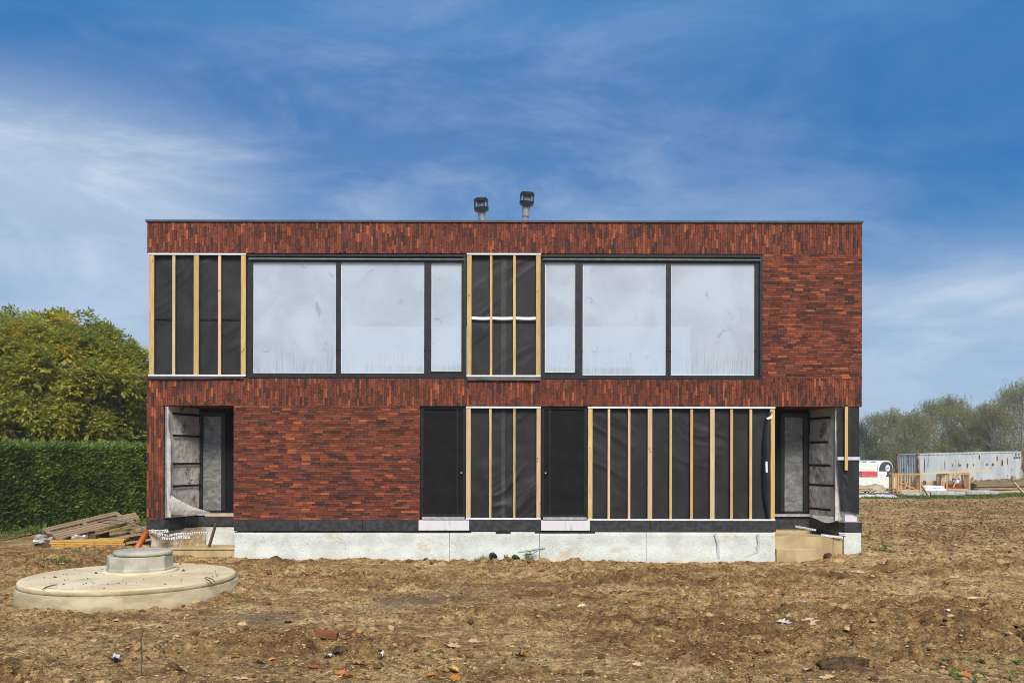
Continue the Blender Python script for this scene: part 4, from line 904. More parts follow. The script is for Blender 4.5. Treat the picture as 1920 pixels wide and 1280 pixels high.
# -- far tree line
def birch_mesh(seed, hgt, wid, nstr, mat, dens=1.0):
    g_ = np.random.default_rng(seed); P = []; Dd = []; T = []
    nb = 46
    bt = g_.random(nb) ** .8; bz = hgt * (.16 + .84 * bt); br = wid * (np.sin(np.pi * np.clip(.12 + .84 * bt, 0, 1)) ** .75) * g_.uniform(.35, 1.0, nb); ba = g_.uniform(0, 2 * np.pi, nb)
    bc = np.stack([br * np.cos(ba), br * np.sin(ba), bz], 1); btint = g_.uniform(.15, .75, nb)
    for i in range(nstr):
        k = g_.integers(nb); c = bc[k] + g_.normal(size=3) * np.array([.55, .55, .45]); n = g_.integers(5, 11); ln = g_.uniform(.5, 1.7)
        tt = np.linspace(0, 1, n); sway = g_.normal(size=2) * .18
        P.append(np.stack([c[0] + sway[0] * tt ** 2 + g_.normal(0, .07, n), c[1] + sway[1] * tt ** 2 + g_.normal(0, .07, n), np.maximum(c[2] - ln * tt, .3)], 1)); T.append(np.clip(btint[k] + g_.normal(0, .08, n), 0, 1))
    P = np.concatenate(P); T = np.concatenate(T); n = len(P)
    Dv = unit(g_.normal(size=(n, 3)) * .6 + np.array([0, 0, -.75])); Nv = unit(g_.normal(size=(n, 3)))
    V, Q = leafquads(P, Dv, Nv, g_.uniform(.13, .27, n), g_.uniform(.06, .12, n))
    crown = npmesh('crown', V, Q, mat, {'tint': np.repeat(T, 4)})
    m = MB().tube([(0, 0, -.5), (.08, 0, hgt * .35), (-.05, .1, hgt * .7), (.05, 0, hgt * .97)], [.17, .12, .07, .015], 7); limbs = MB()
    for k in range(0, nb, 2):
        b0 = Vector((0, 0, bc[k][2] * .62 + .3)); e = Vector(bc[k]); limbs.tube([b0, b0.lerp(e, .55) + Vector((0, 0, .3)), e], [.05, .03, .01], 4)
    return crown, m.mesh('trunk', 'bark_pale', smooth=True), limbs.mesh('limbs', 'bark_pale', smooth=True)
VAR = [birch_mesh(11, 10.0, 2.9, 1700, 'leaf_birch'), birch_mesh(12, 11.0, 3.3, 1900, 'leaf_birch'), birch_mesh(13, 12.5, 3.4, 1350, 'leaf_birch'), birch_mesh(14, 8.0, 2.6, 1500, 'leaf_dark')]
ORD = ['first', 'second', 'third', 'fourth', 'fifth', 'sixth', 'seventh', 'eighth', 'ninth', 'tenth', 'eleventh', 'twelfth', 'thirteenth', 'fourteenth', 'fifteenth']
FT = [(1588, 104, 0, .84), (1612, 96, 3, .86), (1640, 108, 1, .82), (1668, 103, 0, .93), (1698, 110, 1, .82), (1722, 102, 0, .90), (1752, 106, 1, .97), (1784, 110, 1, 1.06), (1808, 103, 0, .99), (1836, 108, 0, .92), (1858, 100, 1, .90), (1884, 104, 2, .97), (1916, 99, 2, 1.02), (1950, 104, 1, 1.15), (1990, 100, 2, 1.0)]
for i, (px, Z, k, sc) in enumerate(FT):
    x, y = X(px, Z), Z - 20
    t = thing('far_tree', (x, y, base_h(np.array([x]), np.array([y]))[0] - .05), f"{['olive birch-like tree', 'full olive leafy tree', 'tall sparse leafy tree', 'small dark green tree'][k]}, {ORD[i]} from the house in the far tree row", 'tree', 'trees in the far row')
    sc *= .84; t.scale = (sc * 1.12, sc * 1.12, sc); t.rotation_euler = (0, 0, i * 1.9)
    for nm, me in zip(('crown', 'trunk', 'limbs'), VAR[k]):
        o = link_mesh(nm, me, t)
        if nm == 'limbs': o['kind'] = 'stuff'
# undergrowth closing the row
n = 26000; a = rng.uniform(30, 95, n); b_ = rng.uniform(82, 96, n); hh = rng.random(n) ** 1.3 * (2.6 + 2.6 * fbm(a * .35, b_ * .2, 3, 5))
P = np.stack([a, b_, hh], 1); V, Q = leafquads(P, unit(rng.normal(size=(n, 3)) + np.array([0, 0, .2])), rdir(n), rng.uniform(.25, .5, n), rng.uniform(.12, .25, n))
o = bpy.data.objects.new('undergrowth', npmesh('undergrowth', V, Q, 'leaf_birch', {'tint': np.repeat(np.clip(.25 + .5 * (fbm(a, hh, 2, 3) - .5), 0, 1), 4)})); COL.objects.link(o); o['kind'] = 'stuff'; o['label'] = 'low olive undergrowth below the far tree row'; o['category'] = 'undergrowth'

def tuft_mesh(n, hgt, spread, mat, seed, wid=.008):
    g_ = np.random.default_rng(seed); P = np.zeros((n, 3)); P[:, 0] = g_.normal(0, spread, n); P[:, 1] = g_.normal(0, spread, n)
    D0 = unit(np.stack([g_.normal(0, .45, n), g_.normal(0, .45, n), np.ones(n)], 1)); L = hgt * g_.uniform(.4, 1, n)
    V, Q = leafquads(P, D0, unit(g_.normal(size=(n, 3))), L, np.full(n, wid) * g_.uniform(.7, 1.5, n)); return npmesh('blades', V, Q, mat)
def weed_mesh(nst, hgt, seed, leaf=.05):
    g_ = np.random.default_rng(seed); P = []; Dd = []
    for s_ in range(nst):
        lean = g_.normal(0, .25, 2); k = g_.integers(5, 10)
        for q in range(k):
            t = (q + .5) / k; P.append([lean[0] * hgt * t, lean[1] * hgt * t, hgt * t * g_.uniform(.8, 1)]); a = g_.uniform(0, 6.28); Dd.append([math.cos(a), math.sin(a), .35])
    P = np.array(P); Dd = unit(np.array(Dd)); n = len(P)
    V, Q = leafquads(P, Dd, unit(np.array([0, 0, 1.]) + g_.normal(size=(n, 3)) * .3), leaf * g_.uniform(.7, 1.5, n), leaf * .55 * g_.uniform(.7, 1.3, n)); return npmesh('leaves', V, Q, 'weed')
def plant(me, px, py, label, name='weed', scale=1.0, cat='weed', group='weeds along the house and soil', off=(0, 0)):
    p = gpt(px, py)
    if 1030 < py < 1051 and 440 < px < 1452: p.y = -.20 + random.uniform(-.06, 0); p.x = X(px, 20 + p.y); p.z = gz(p.x, p.y)
    o = bpy.data.objects.new(name, me); COL.objects.link(o); o.location = (p.x, p.y, p.z - .01); o.scale = (scale,) * 3; o.rotation_euler = (0, 0, random.uniform(0, 6.28))
    return tag(o, label, cat, group)
gA, gB, gC = tuft_mesh(130, .26, .09, 'grass', 1), tuft_mesh(260, .24, .20, 'grass', 2), tuft_mesh(40, .09, .06, 'grass', 3, .010)
wA, wB, wC = weed_mesh(6, .34, 5, .10), weed_mesh(3, .14, 6, .07), weed_mesh(3, .10, 8, .045)
plant(gB, 115, 1060, 'wide pale green grass clump on the soil left of the tank cover', 'grass_tuft', .75, 'grass')
plant(gC, 95, 1052, 'small grass clump just behind the wide one by the timber pile', 'grass_tuft', 1.6, 'grass')
plant(gA, 905, 1048, 'upright grass tuft at the foot of the white foundation, left of both pipes', 'grass_tuft', .9, 'grass')
plant(gA, 893, 1049, 'lower grass tuft at the foundation, leftmost of the pipe group', 'grass_tuft', .55, 'grass')
plant(wA, 963, 1046, 'leafy weed just behind the right black drain pipe', 'weed', .62, off=(0, -.14)); plant(wA, 978, 1047, 'low leafy weed between the right drain pipe and the tall weed', 'weed', .40, off=(0, -.14))
plant(wA, 993, 1048, 'tallest leafy weed against the white foundation', 'weed', .95, off=(0, -.14))
plant(wB, 1660, 1032, 'bright yellow green seedling beside the right house corner', 'weed', 1.6); plant(gC, 1668, 1035, 'low grass below the seedling at the right house corner', 'grass_tuft', 1.3, 'grass')
plant(gC, 1640, 1030, 'low dry grass touching the right house corner', 'grass_tuft', 1.8, 'grass')
SDL = [(1750, 1252, .8), (1770, 1248, .9), (1787, 1265, 1.2), (1815, 1237, .8), (1842, 1240, .8), (1840, 1258, 1.), (1800, 1272, 1.0), (1830, 1277, .9), (1912, 1243, 1.2), (1877, 1230, .7), (1898, 1270, 1.)]
for i, (px, py, sc) in enumerate(SDL):
    plant(wC, px, py, ORD[sorted(q[0] for q in SDL).index(px)] + ' from the left of the green seedlings at the bottom right', 'seedling', sc, 'seedling', 'seedlings at the bottom right')
plant(gC, 980, 1232, 'little green tuft with a red leaf at the bottom centre', 'grass_tuft', 1.0, 'grass'); plant(gC, 465, 1217, 'small grey green tuft in the left foreground soil', 'grass_tuft', .8, 'grass')
plant(gC, 562, 1208, 'tiny green tuft left of the half buried brick', 'grass_tuft', .6, 'grass'); plant(gC, 540, 1046, 'small plant at the left end of the white foundation', 'grass_tuft', .9, 'grass'); plant(gC, 445, 1120, 'green tuft at the right edge of the tank cover', 'grass_tuft', 1.1, 'grass')
for i, (px, py, sc) in enumerate([(710, 1049, .4), (840, 1048, .45), (1180, 1047, .45), (1255, 1047, .5), (1305, 1048, .5)]): plant(gC, px, py, ORD[i] + ' from the left of the tiny grass sprigs along the foundation foot', 'grass_tuft', sc, 'grass', 'sprigs at the foundation foot')
# rank growth under the hedge, and the green verge in the yard
n = 5200; a = rng.uniform(0, 12, n); b_ = rng.uniform(-.1, 1.6, n) ** 1.0
P = org + dv * a[:, None] + nv * b_[:, None]; keep = fbm(P[:, 0] * 1.1, P[:, 1] * 1.1, 3, 23) > .50; P = P[keep]; n = len(P)
P[:, 2] = terrain(P[:, 0], P[:, 1])[0] - .01
V, Q = leafquads(P, unit(np.stack([rng.normal(0, .6, n), rng.normal(0, .6, n), np.ones(n)], 1)), rdir(n), rng.uniform(.06, .26, n), rng.uniform(.015, .05, n))
o = bpy.data.objects.new('hedge_foot_growth', npmesh('hedge_foot_growth', V, Q, 'grass')); COL.objects.link(o); o['kind'] = 'stuff'; o['label'] = 'scrubby grass growing along the foot of the hedge'; o['category'] = 'grass'
n = 12000; a = rng.uniform(13, 38, n); b_ = 29.9 + (a - 20) * .10 + rng.normal(0, .8, n); h_ = terrain(a, b_, .3)[0]
keep = fbm(a * .7, b_ * .7, 3, 33) > .42; P = np.stack([a, b_, h_], 1)[keep]; n = len(P)
V, Q = leafquads(P, unit(np.stack([rng.normal(0, .5, n), rng.normal(0, .5, n), np.ones(n)], 1)), rdir(n), rng.uniform(.06, .22, n), rng.uniform(.03, .06, n))
o = bpy.data.objects.new('verge_grass', npmesh('verge_grass', V, Q, 'grass')); COL.objects.link(o); o['kind'] = 'stuff'; o['label'] = 'strip of green grass in front of the yard slabs'; o['category'] = 'grass'

# ------------------------------------------------------------------ timber pile beside the hedge (left)
def pallet(name, loc, rot, dims, nb, label, mat='pallet_wood', missing=(), group=None, cat='pallet'):
    """rot: Matrix 3x3; dims length, width, height; deck boards run along x"""
    t = thing(name, loc, label, cat, group); L, W, Ht = dims; bw = W / nb
    def bx(nm, x0, x1, y0, y1, z0, z1_): 
        m = MB().obox(Vector(loc) + rot @ Vector(((x0 + x1) / 2, (y0 + y1) / 2, (z0 + z1_) / 2)), (x1 - x0, y1 - y0, z1_ - z0), rot); part(nm, m, mat, t)
    for k in range(nb):
        if k in missing: continue
        y0 = -W / 2 + k * bw; e = random.uniform(-.02, .02); bx('deck_board', -L / 2 + e, L / 2 + e, y0 + bw * .2, y0 + bw * .8, Ht - .025, Ht)
    for xx in (-L / 2 + .05, 0, L / 2 - .05):
        bx('stringer', xx - .05, xx + .05, -W / 2, W / 2, Ht - .05, Ht - .026)
        for yy in (-W / 2 + .07, 0, W / 2 - .07): bx('block', xx - .05, xx + .05, yy - .06, yy + .06, .026, Ht - .051)
    for yy in (-W / 2 + .07, 0, W / 2 - .07): bx('bottom_board', -L / 2, L / 2, yy - .06, yy + .06, 0, .025)
    return t
def rot(z, x=0, y=0): return Matrix.Rotation(z, 3, 'Z') @ Matrix.Rotation(x, 3, 'X') @ Matrix.Rotation(y, 3, 'Y')
def rotw(z, t, t2=0): return Matrix.Rotation(t, 3, 'X') @ Matrix.Rotation(t2, 3, 'Y') @ Matrix.Rotation(z, 3, 'Z')
pallet('pallet', (-11.3, 2.8, .42), rotw(.75, R(13), R(-4)), (1.9, 1.5, .14), 7, 'large tilted wooden pallet on top of the pile by the hedge', missing=(4,))
pallet('pallet', (-11.2, 3.75, .44), rotw(.55, R(14), R(-5)), (1.5, .8, .13), 4, 'smaller wooden pallet lying behind the large tilted one')
pallet('pallet', (-10.35, 3.1, .04), rotw(.85, R(10), R(3)), (1.6, 1.1, .14), 6, 'low wooden pallet right of the pile, nearest the house')
bw_ = single('board_stack', MB().obox((-11.55, 2.45, .19), (1.5, 1.0, .30), rot(.12)), 'dark_stake', (-11.55, 2.45, .03), 'dark wrapped board stack under the large tilted pallet', 'boards')
for k in range(2):
    u, v = np.meshgrid(np.linspace(0, 1, 14), np.linspace(0, 1, 10), indexing='ij'); x0 = -12.25 + k * .95
    P = np.stack([x0 + u * (.55 - k * .2) + .05 * fbm(u * 5, v * 5, 2, k), 1.86 + .14 * u * (1 + k * .3) - .10 * fbm(u * 6 + k, v * 6, 3, 5 + k), .10 + v * .22 + .06 * fbm(u * 7, v * 3, 2, 9)], -1)
    single('plastic_film', MB().grid(P), 'film_clear', (x0, 1.9, .05), ('crumpled clear plastic film at the left end of the dark stack', 'smaller clear plastic film at the right end of the dark stack')[k], 'plastic film', smooth=True)
ys = thing('panel_stack', (-11.0, 1.55, .03), 'stack of yellow shuttering panels in front of the pallets', 'panels')
for k in range(4): part('panel', MB().obox((-10.82 + random.uniform(-.03, .03), 1.95, .085 + k * .045), (1.75, .62, .036), rot(.16)), 'ply_yellow', ys)
part('bearer', MB().obox((-10.8, 1.95, .035), (1.3, .1, .06), rot(.16)), 'pallet_wood', ys)
LP = [((-10.4, 2.0, .22), (-9.1, 2.9, .45), 'long loose plank resting across the low pallet'), ((-10.1, 2.6, .36), (-9.2, 2.9, .62), 'short thick plank sticking up at the right of the pile'), ((-10.2, 2.3, .2), (-8.9, 3.3, .3), 'loose plank beneath the short thick one'), ((-9.9, 1.9, .14), (-8.8, 2.3, .30), 'lowest loose plank near the house corner'),
      ((-10.6, 3.4, .34), (-9.0, 3.9, .52), 'rearmost loose plank by the hedge'), ((-12.8, 1.75, .10), (-12.1, 1.9, .16), 'yellowish offcut lying left of the dark stack')]
for a, b_, lb in LP: single('plank', MB().beam(a, b_, .12, .05 if 'thick' not in lb else .1), 'pallet_wood', ((a[0] + b_[0]) / 2, (a[1] + b_[1]) / 2, min(a[2], b_[2])), lb, 'plank', 'loose planks beside the house')
single('cable', MB().tube([(-11.1, 2.9, .62), (-10.7, 2.6, .70), (-10.2, 2.4, .68), (-9.7, 2.3, .52), (-9.4, 2.2, .30), (-9.3, 2.2, .06)], .022, 8), 'cable_grey', (-10.2, 2.4, .1), 'grey plastic conduit arching over the pallets', 'conduit', smooth=True)
single('cable', MB().tube([(-13.6, 2.3, .12), (-13.0, 2.3, .22), (-12.4, 2.5, .36)], .016, 6), 'pipe_black', (-13, 2.3, .1), 'thin black cable left of the timber pile', 'cable', smooth=True)
pp = thing('drain_pipe', (-9.05, .9, .1), 'orange plastic drain pipe leaning against the left house corner', 'pipe')
part('pipe', MB().tube([(-9.22, .85, .02), (-8.80, .95, .78)], .072, 16), 'pipe_orange', pp, True); part('socket', MB().tube([(-8.825, .944, .735), (-8.77, .957, .83)], .088, 16), 'pipe_orange', pp, True)
single('paper_tag', MB().box(-9.02, -8.90, 1.18, 1.19, .74, .90, .01), 'tape_white', (-8.96, 1.18, .74), 'small white tag behind the orange pipe', 'tag')
single('stake', MB().beam((X(389), .10, ZZ(1028)), (X(396.5), .32, ZZ(983)), .05, .05), 'dark_stake', (X(391), .15, ZZ(1026)), 'dark wooden stake leaning in the left entrance pit', 'stake')
single('mud_heap', MB().grid(np.stack([(lambda u, v: (X(425) + u * .22, .55 + v * .2, ZZ(1026) - .02 + .07 * np.sin(np.pi * (u + 0)) * np.sin(np.pi * v) + .03 * fbm(u * 6, v * 6, 2, 3)))(*np.meshgrid(np.linspace(0, 1, 12), np.linspace(0, 1, 12), indexing='ij'))][0], -1)), 'clod', (X(430), .6, ZZ(1026)), 'crumb of dried mud on the left entrance step', 'mud', smooth=True)
# drain stubs at the foundation
for px, py, lb in ((924, 1041, 'left black corrugated drain pipe end at the foundation'), (966, 1045, 'right black corrugated drain pipe end at the foundation')):
    c = Vector((X(px), -.06, ZZ(py))); t = thing('drain_stub', c, lb, 'pipe', 'drain pipe ends at the foundation'); d = Vector((.05, -.22, -.03))
    m = MB()
    prof = []
    for k in range(9): prof.append((.085 if k % 2 else .074, k * .028))
    m3 = Vector((0, 0, 1)).rotation_difference(d.normalized()).to_matrix()
    part('pipe', MB().lathe(prof, c - d * .2, 20, m3, False), 'pipe_black', t, True); part('inner', MB().lathe([(.068, 0), (.068, .21), (.08, .224)], c - d * .2, 20, m3, False), 'pipe_black', t, True)

# ------------------------------------------------------------------ yard on the right
def bz(x, y): return float(base_h(np.array([x]), np.array([y]))[0])
def container():
    phi = R(20); Z0 = 72.7; c = Vector((X(1722, Z0), Z0 - 20, .13)); tilt = R(1.35)
    ex = Vector((math.cos(phi) * math.cos(tilt), math.sin(phi) * math.cos(tilt), math.sin(tilt))); ey = Vector((-math.sin(phi), math.cos(phi), 0)); ez = ex.cross(ey)
    M3 = Matrix((ex, ey, ez)).transposed(); L, W, Hc = 12.19, 2.44, 2.59
    t = thing('shipping_container', c, 'pale grey rusty corrugated shipping container behind the yard', 'container')
    def Wp(p): return c + M3 @ Vector(p)
    def corr(n, length, fn):
        m = MB(); vs = []; xs = []
        per = length / n
        for k in range(n):
            for s_, d in ((0, 0), (.32, 0), (.5, 1), (.82, 1)): xs.append(((k + s_) * per, d * .045))
        xs.append((length, 0))
        for s_, d in xs: vs += [Wp(fn(s_, d, .15)), Wp(fn(s_, d, Hc - .12))]
        return m.add(vs, [(2 * i, 2 * i + 2, 2 * i + 3, 2 * i + 1) for i in range(len(xs) - 1)])
    part('long_side', corr(26, L - .3, lambda s_, d, z: (s_ + .15, .03 + d, z)), 'container_paint', t); part('long_side', corr(26, L - .3, lambda s_, d, z: (s_ + .15, W - .03 - d, z)), 'container_paint', t)
    part('end_wall', corr(8, W - .3, lambda s_, d, z: (.03 + d, s_ + .15, z)), 'container_paint', t); part('end_wall', corr(8, W - .3, lambda s_, d, z: (L - .03 - d, s_ + .15, z)), 'container_paint', t)
    part('roof', MB().obox(Wp((L / 2, W / 2, Hc - .06)), (L - .1, W - .1, .04), M3), 'container_paint', t)
    for xx in (.08, L - .08):
        for yy in (.08, W - .08):
            part('corner_post', MB().obox(Wp((xx, yy, Hc / 2)), (.17, .17, Hc - .24), M3), 'rust', t)
            for zz in (.06, Hc - .06): part('corner_casting', MB().obox(Wp((xx, yy, zz)), (.19, .19, .12), M3), 'rust_scrap', t)
    for yy in (.06, W - .06):
        part('top_rail', MB().obox(Wp((L / 2, yy, Hc - .06)), (L - .35, .1, .1), M3), 'container_paint', t); part('bottom_rail', MB().obox(Wp((L / 2, yy, .09)), (L - .35, .1, .14), M3), 'rust', t)
    for xx in (.06, L - .06):
        part('top_rail', MB().obox(Wp((xx, W / 2, Hc - .06)), (.1, W - .35, .1), M3), 'container_paint', t); part('bottom_rail', MB().obox(Wp((xx, W / 2, .09)), (.1, W - .35, .14), M3), 'rust', t)
    # paint patches and rust spots that stand where the photograph shows them
    for sx, z_, h_, w_ in ((3.0, 1.55, .9, .10), (3.9, 1.50, .22, .18), (4.75, 1.50, .22, .2), (5.6, 1.45, .4, .2), (6.3, 1.5, .22, .2), (7.0, 2.15, .5, .16), (7.9, 1.5, .2, .22), (8.55, 1.46, .3, .34), (9.1, 2.0, .55, .16), (9.7, 1.6, .6, .2), (10.3, 1.75, .75, .14), (.75, 1.6, 1.6, .12)):
        pts = []
        for k in range(9):
            a = 2 * math.pi * k / 9; pts.append(Wp((sx + w_ * .5 * math.cos(a) * random.uniform(.6, 1.1), .018, z_ + h_ * .5 * math.sin(a) * random.uniform(.7, 1.1))))
        part('rust_patch', MB().add(pts, [tuple(range(9))]), 'rust_scrap', t)
    for k in range(4): part('stencil_mark', MB().obox(Wp((11.15 + k * .22, .015, 2.02)), (.12, .005, .16), M3), 'print_black', t)
    for k in range(2): part('stencil_mark', MB().obox(Wp((11.35 + k * .35, .015, 2.3)), (.12, .005, .2), M3), 'print_black', t)
container()
def trailer():
    Z = 62.0; S = F / Z; c = Vector((X(1661, Z), Z - 20, bz(X(1661, Z), Z - 20))); t = thing('trailer', c, 'white rounded trailer with dark grey rear door and round white emblem', 'trailer')
    wd, ht, ln = 1.55, ZZ(861.5, Z) - c.z, 3.4; yaw = R(26); M3 = Matrix.Rotation(yaw, 3, 'Z')
    def arch(w_, h0, h1, n=9):
        r_ = .42 * w_; pts = [(-w_ / 2, h0)]
        for k in range(n): a = math.pi - math.pi / 2 * k / (n - 1); pts.append((-w_ / 2 + r_ + r_ * math.cos(a), h1 - r_ + r_ * math.sin(a)))
        for k in range(n): a = math.pi / 2 - math.pi / 2 * k / (n - 1); pts.append((w_ / 2 - r_ + r_ * math.cos(a), h1 - r_ + r_ * math.sin(a)))
        return pts + [(w_ / 2, h0)]
    def prism(pts, y0, y1):
        n = len(pts); vs = [c + M3 @ Vector((x, y0, z)) for x, z in pts] + [c + M3 @ Vector((x, y1, z)) for x, z in pts]
        return MB().add(vs, [tuple(range(n)), tuple(range(2 * n - 1, n - 1, -1))] + [(k, k + n, (k + 1) % n + n, (k + 1) % n) for k in range(n)])
    bevel(part('body', prism(arch(wd, .42, ht), 0, ln), 'trailer_white', t, False), .03, 2)
    d = part('rear_door', prism(arch(wd * .88, .75, ht - .10), -.035, -.001), 'trailer_grey', t); part('door_panel', prism(arch(wd * .74, .85, ht - .22), -.045, -.036), 'trailer_grey', d)
    ec = Vector((.13, -.047, ht - .56)); m3 = M3 @ Matrix.Rotation(R(90), 3, 'X')
    em = part('emblem', MB().lathe([(.235, 0), (.235, .012)], c + M3 @ ec, 28, m3), 'bag_white', d)
    pts = [c + M3 @ (ec + Vector((-.15 + .30 * k / 24, -.016, .05 * math.sin(k * 1.25) * (1.2 if k < 8 else .6) + .05 * (k / 24 - .5)))) for k in range(25)]
    part('emblem_script', MB().tube(pts, .011, 5), 'print_black', d); part('emblem_script', MB().beam(c + M3 @ (ec + Vector((-.10, -.016, -.13))), c + M3 @ (ec + Vector((.10, -.016, -.10))), .01, .018), 'print_black', d)
    for s_ in (-1, 1):
        wh = part('wheel', MB().lathe([(.20, -.09), (.31, -.085), (.32, 0), (.31, .085), (.20, .09)], c + M3 @ Vector((s_ * (wd / 2 - .02), 1.6, .31)), 20, M3 @ Matrix.Rotation(R(90), 3, 'Y')), 'pipe_black', t, True)
        part('tail_lamp', MB().obox(c + M3 @ Vector((s_ * .66, -.02, .56)), (.14, .04, .12), M3), 'red_plastic', t)
    part('chassis', MB().obox(c + M3 @ Vector((0, ln / 2, .36)), (wd * .8, ln + .1, .1), M3), 'steel_grey', t); part('drawbar', MB().beam(c + M3 @ Vector((0, ln, .4)), c + M3 @ Vector((0, ln + 1.1, .4)), .09, .09), 'steel_grey', t)
    part('bumper', MB().obox(c + M3 @ Vector((0, -.03, .50)), (wd, .06, .12), M3), 'bag_white', t)
trailer()
def ybox(name, px0, px1, py0, py1, Z, depth, mat, label, cat, j=.01, group=None, yaw=0):
    x0, x1, zt, zb = X(px0, Z), X(px1, Z), ZZ(py0, Z), ZZ(py1, Z)
    return bevel(single(name, MB().box(x0, x1, Z - 20, Z - 20 + depth, zb, zt, j), mat, ((x0 + x1) / 2, Z - 20 + depth / 2, zb), label, cat, group), .02, 2)
ybox('foam_block', 1560, 1645, 866, 893, 60.5, .9, 'styro', 'tall pale insulation block behind the red crates', 'insulation')
ybox('foam_block', 1556, 1677.5, 893.2, 922, 57.5, 1.3, 'styro', 'long low pale insulation block with red crates on top', 'insulation')
fs = thing('rubble_pile', (X(1622, 60.5), 40.9, ZZ(866, 60.5)), 'brown scraps lying on top of the tall insulation block', 'scraps')
for k in range(14): part('scrap', MB().obox((X(1600, 60.5) + k * .12, 40.8 + random.uniform(-.2, .3), ZZ(865, 60.5) + random.uniform(0, .05)), (random.uniform(.1, .4), .1, random.uniform(.03, .09)), rot(random.uniform(0, 3))), random.choice(['old_board', 'dark_stake', 'tape_white']), fs)
for k in range(3):
    zt = 892.6 - k * 3.6
    bevel(single('red_crate', MB().box(X(1616, 57.7), X(1645, 57.7), 37.75, 38.5, ZZ(zt, 57.7), ZZ(zt - 3.3, 57.7), .012), 'red_plastic', (X(1630, 57.7), 38.1, ZZ(zt, 57.7)), ('red crate at the bottom of the stack of three', 'red crate in the middle of the stack of three', 'red crate on top of the stack of three')[k], 'crate', 'stacked red crates'), .015, 2)
ybox('foam_board', 1645.5, 1663, 882.5, 889, 57.9, .6, 'styro', 'pale foam board right of the red crates, upper', 'insulation'); ybox('foam_board', 1645.5, 1661, 889.3, 892.9, 57.8, .7, 'bag_white', 'white foam board right of the red crates, lower', 'insulation')
# pallet stack with a tan sheet
for k in range(3):
    zz = bz(X(1640, 53), 33) + .03 + k * .15
    pallet('pallet', (X(1652 - k * 6, 52.5) - .55, 32.5, zz), rot(.04 * k - .02), (3.4, 1.2, .14), 6, ('bottom pallet of the stack beside the house corner in the yard', 'middle pallet of the stack beside the house corner in the yard', 'top pallet of the stack, under the tan sheet')[k], group='stacked pallets in the yard')
u, v = np.meshgrid(np.linspace(0, 1, 50), np.linspace(0, 1, 24), indexing='ij')
zz = bz(22, 33) + .50 + .16 * np.sin(np.pi * v) * (.5 + fbm(u * 5, v * 3, 3, 4)) + .10 * np.exp(-((u - .78) / .12) ** 2) * np.sin(np.pi * v) - .25 * sst(.75, 1, np.abs(2 * v - 1)) * (.3 + fbm(u * 9, v, 2, 8))
single('tarpaulin', MB().grid(np.stack([X(1600, 52.5) + u * 1.72, 31.85 + v * 1.3 + .06 * fbm(u * 8, v * 8, 2, 6), zz], -1)), 'tarp_tan', (X(1626, 52.5), 32.5, .5), 'crumpled tan sheet on top of the pallet stack in the yard', 'sheet', smooth=True)
u, v = np.meshgrid(np.linspace(0, 1, 50), np.linspace(0, 1, 24), indexing='ij')
zz = bz(22, 30) + .03 + .16 * np.sin(np.pi * v) * (.35 + fbm(u * 7, v * 3, 3, 14)) * (1 - sst(.93, 1, u)) * sst(0, .1, u) + .05 * fbm(u * 16, v * 9, 2, 15)
single('plastic_sheet', MB().grid(np.stack([X(1600, 50) + u * (X(1682, 50) - X(1600, 50)), 29.5 + v * 1.1, zz], -1)), 'tarp_silver', (X(1640, 50), 30, 0), 'silvery plastic sheet on the ground in front of the pallet stack', 'sheet', smooth=True)
# slatted crates
def crate(px0, px1, Z, ht, depth, label, seed, fill):
    x0, x1 = X(px0, Z), X(px1, Z); y0 = Z - 20; zb = bz((x0 + x1) / 2, y0) + .10; random.seed(seed)
    t = thing('slatted_crate', ((x0 + x1) / 2, y0, zb), label, 'crate', 'slatted timber crates in the yard'); yaw = R(-14); M3 = Matrix.Rotation(yaw, 3, 'Z'); c = Vector(((x0 + x1) / 2, y0 + depth / 2, zb)); w_ = (x1 - x0) * .86
    def bx(nm, a0, a1, b0, b1, c0, c1, mt='crate_wood'): part(nm, MB().obox(c + M3 @ Vector(((a0 + a1) / 2, (b0 + b1) / 2, (c0 + c1) / 2)), (a1 - a0, b1 - b0, c1 - c0), M3), mt, t)
    hw, hd = w_ / 2, depth / 2
    bx('base', -hw, hw, -hd, hd, .08, .13)
    for xx in (-hw, 0, hw - .1): bx('runner', xx, xx + .1, -hd, hd, 0, .078)
    for sx in (-1, 1):
        for sy in (-1, 1): bx('post', sx * hw - .05, sx * hw + .05, sy * hd - .05, sy * hd + .05, .131, ht)
    for sy in (-1, 1):
        bx('rail', -hw + .05, hw - .05, sy * hd - .02, sy * hd + .02, ht - .11, ht - .01); bx('rail', -hw + .05, hw - .05, sy * hd - .02, sy * hd + .02, .14, .26)
    for sx in (-1, 1):
        bx('rail', sx * hw - .02, sx * hw + .02, -hd + .05, hd - .05, ht - .11, ht - .01); bx('rail', sx * hw - .02, sx * hw + .02, -hd + .05, hd - .05, .14, .26)
        for k in range(5): yy = -hd + .12 + k * (depth - .24) / 4; bx('slat', sx * hw - .045, sx * hw - .022, yy - .05, yy + .05, .15, ht - .02)
    for k in range(6): xx = -hw + .14 + k * (w_ - .28) / 5; bx('slat', xx - .05, xx + .05, hd + .022, hd + .044, .15, ht - .02)
    nfront = 3 if fill == 'scrap' else 2
    for k in range(nfront): xx = -hw + .13 + k * .17; bx('slat', xx - .045, xx + .045, -hd - .044, -hd - .022, .15, ht - .02)
    bx('slat', .12, .20, -hd - .044, -hd - .022, .15, ht - .02) if fill == 'scrap' else None
    part('brace', MB().beam(c + M3 @ Vector((-hw * .15, -hd + .02, .3)), c + M3 @ Vector((hw * .25, -hd + .02, ht - .1)), .03, .08), 'crate_wood', t)
    return c, M3, hw, hd, zb
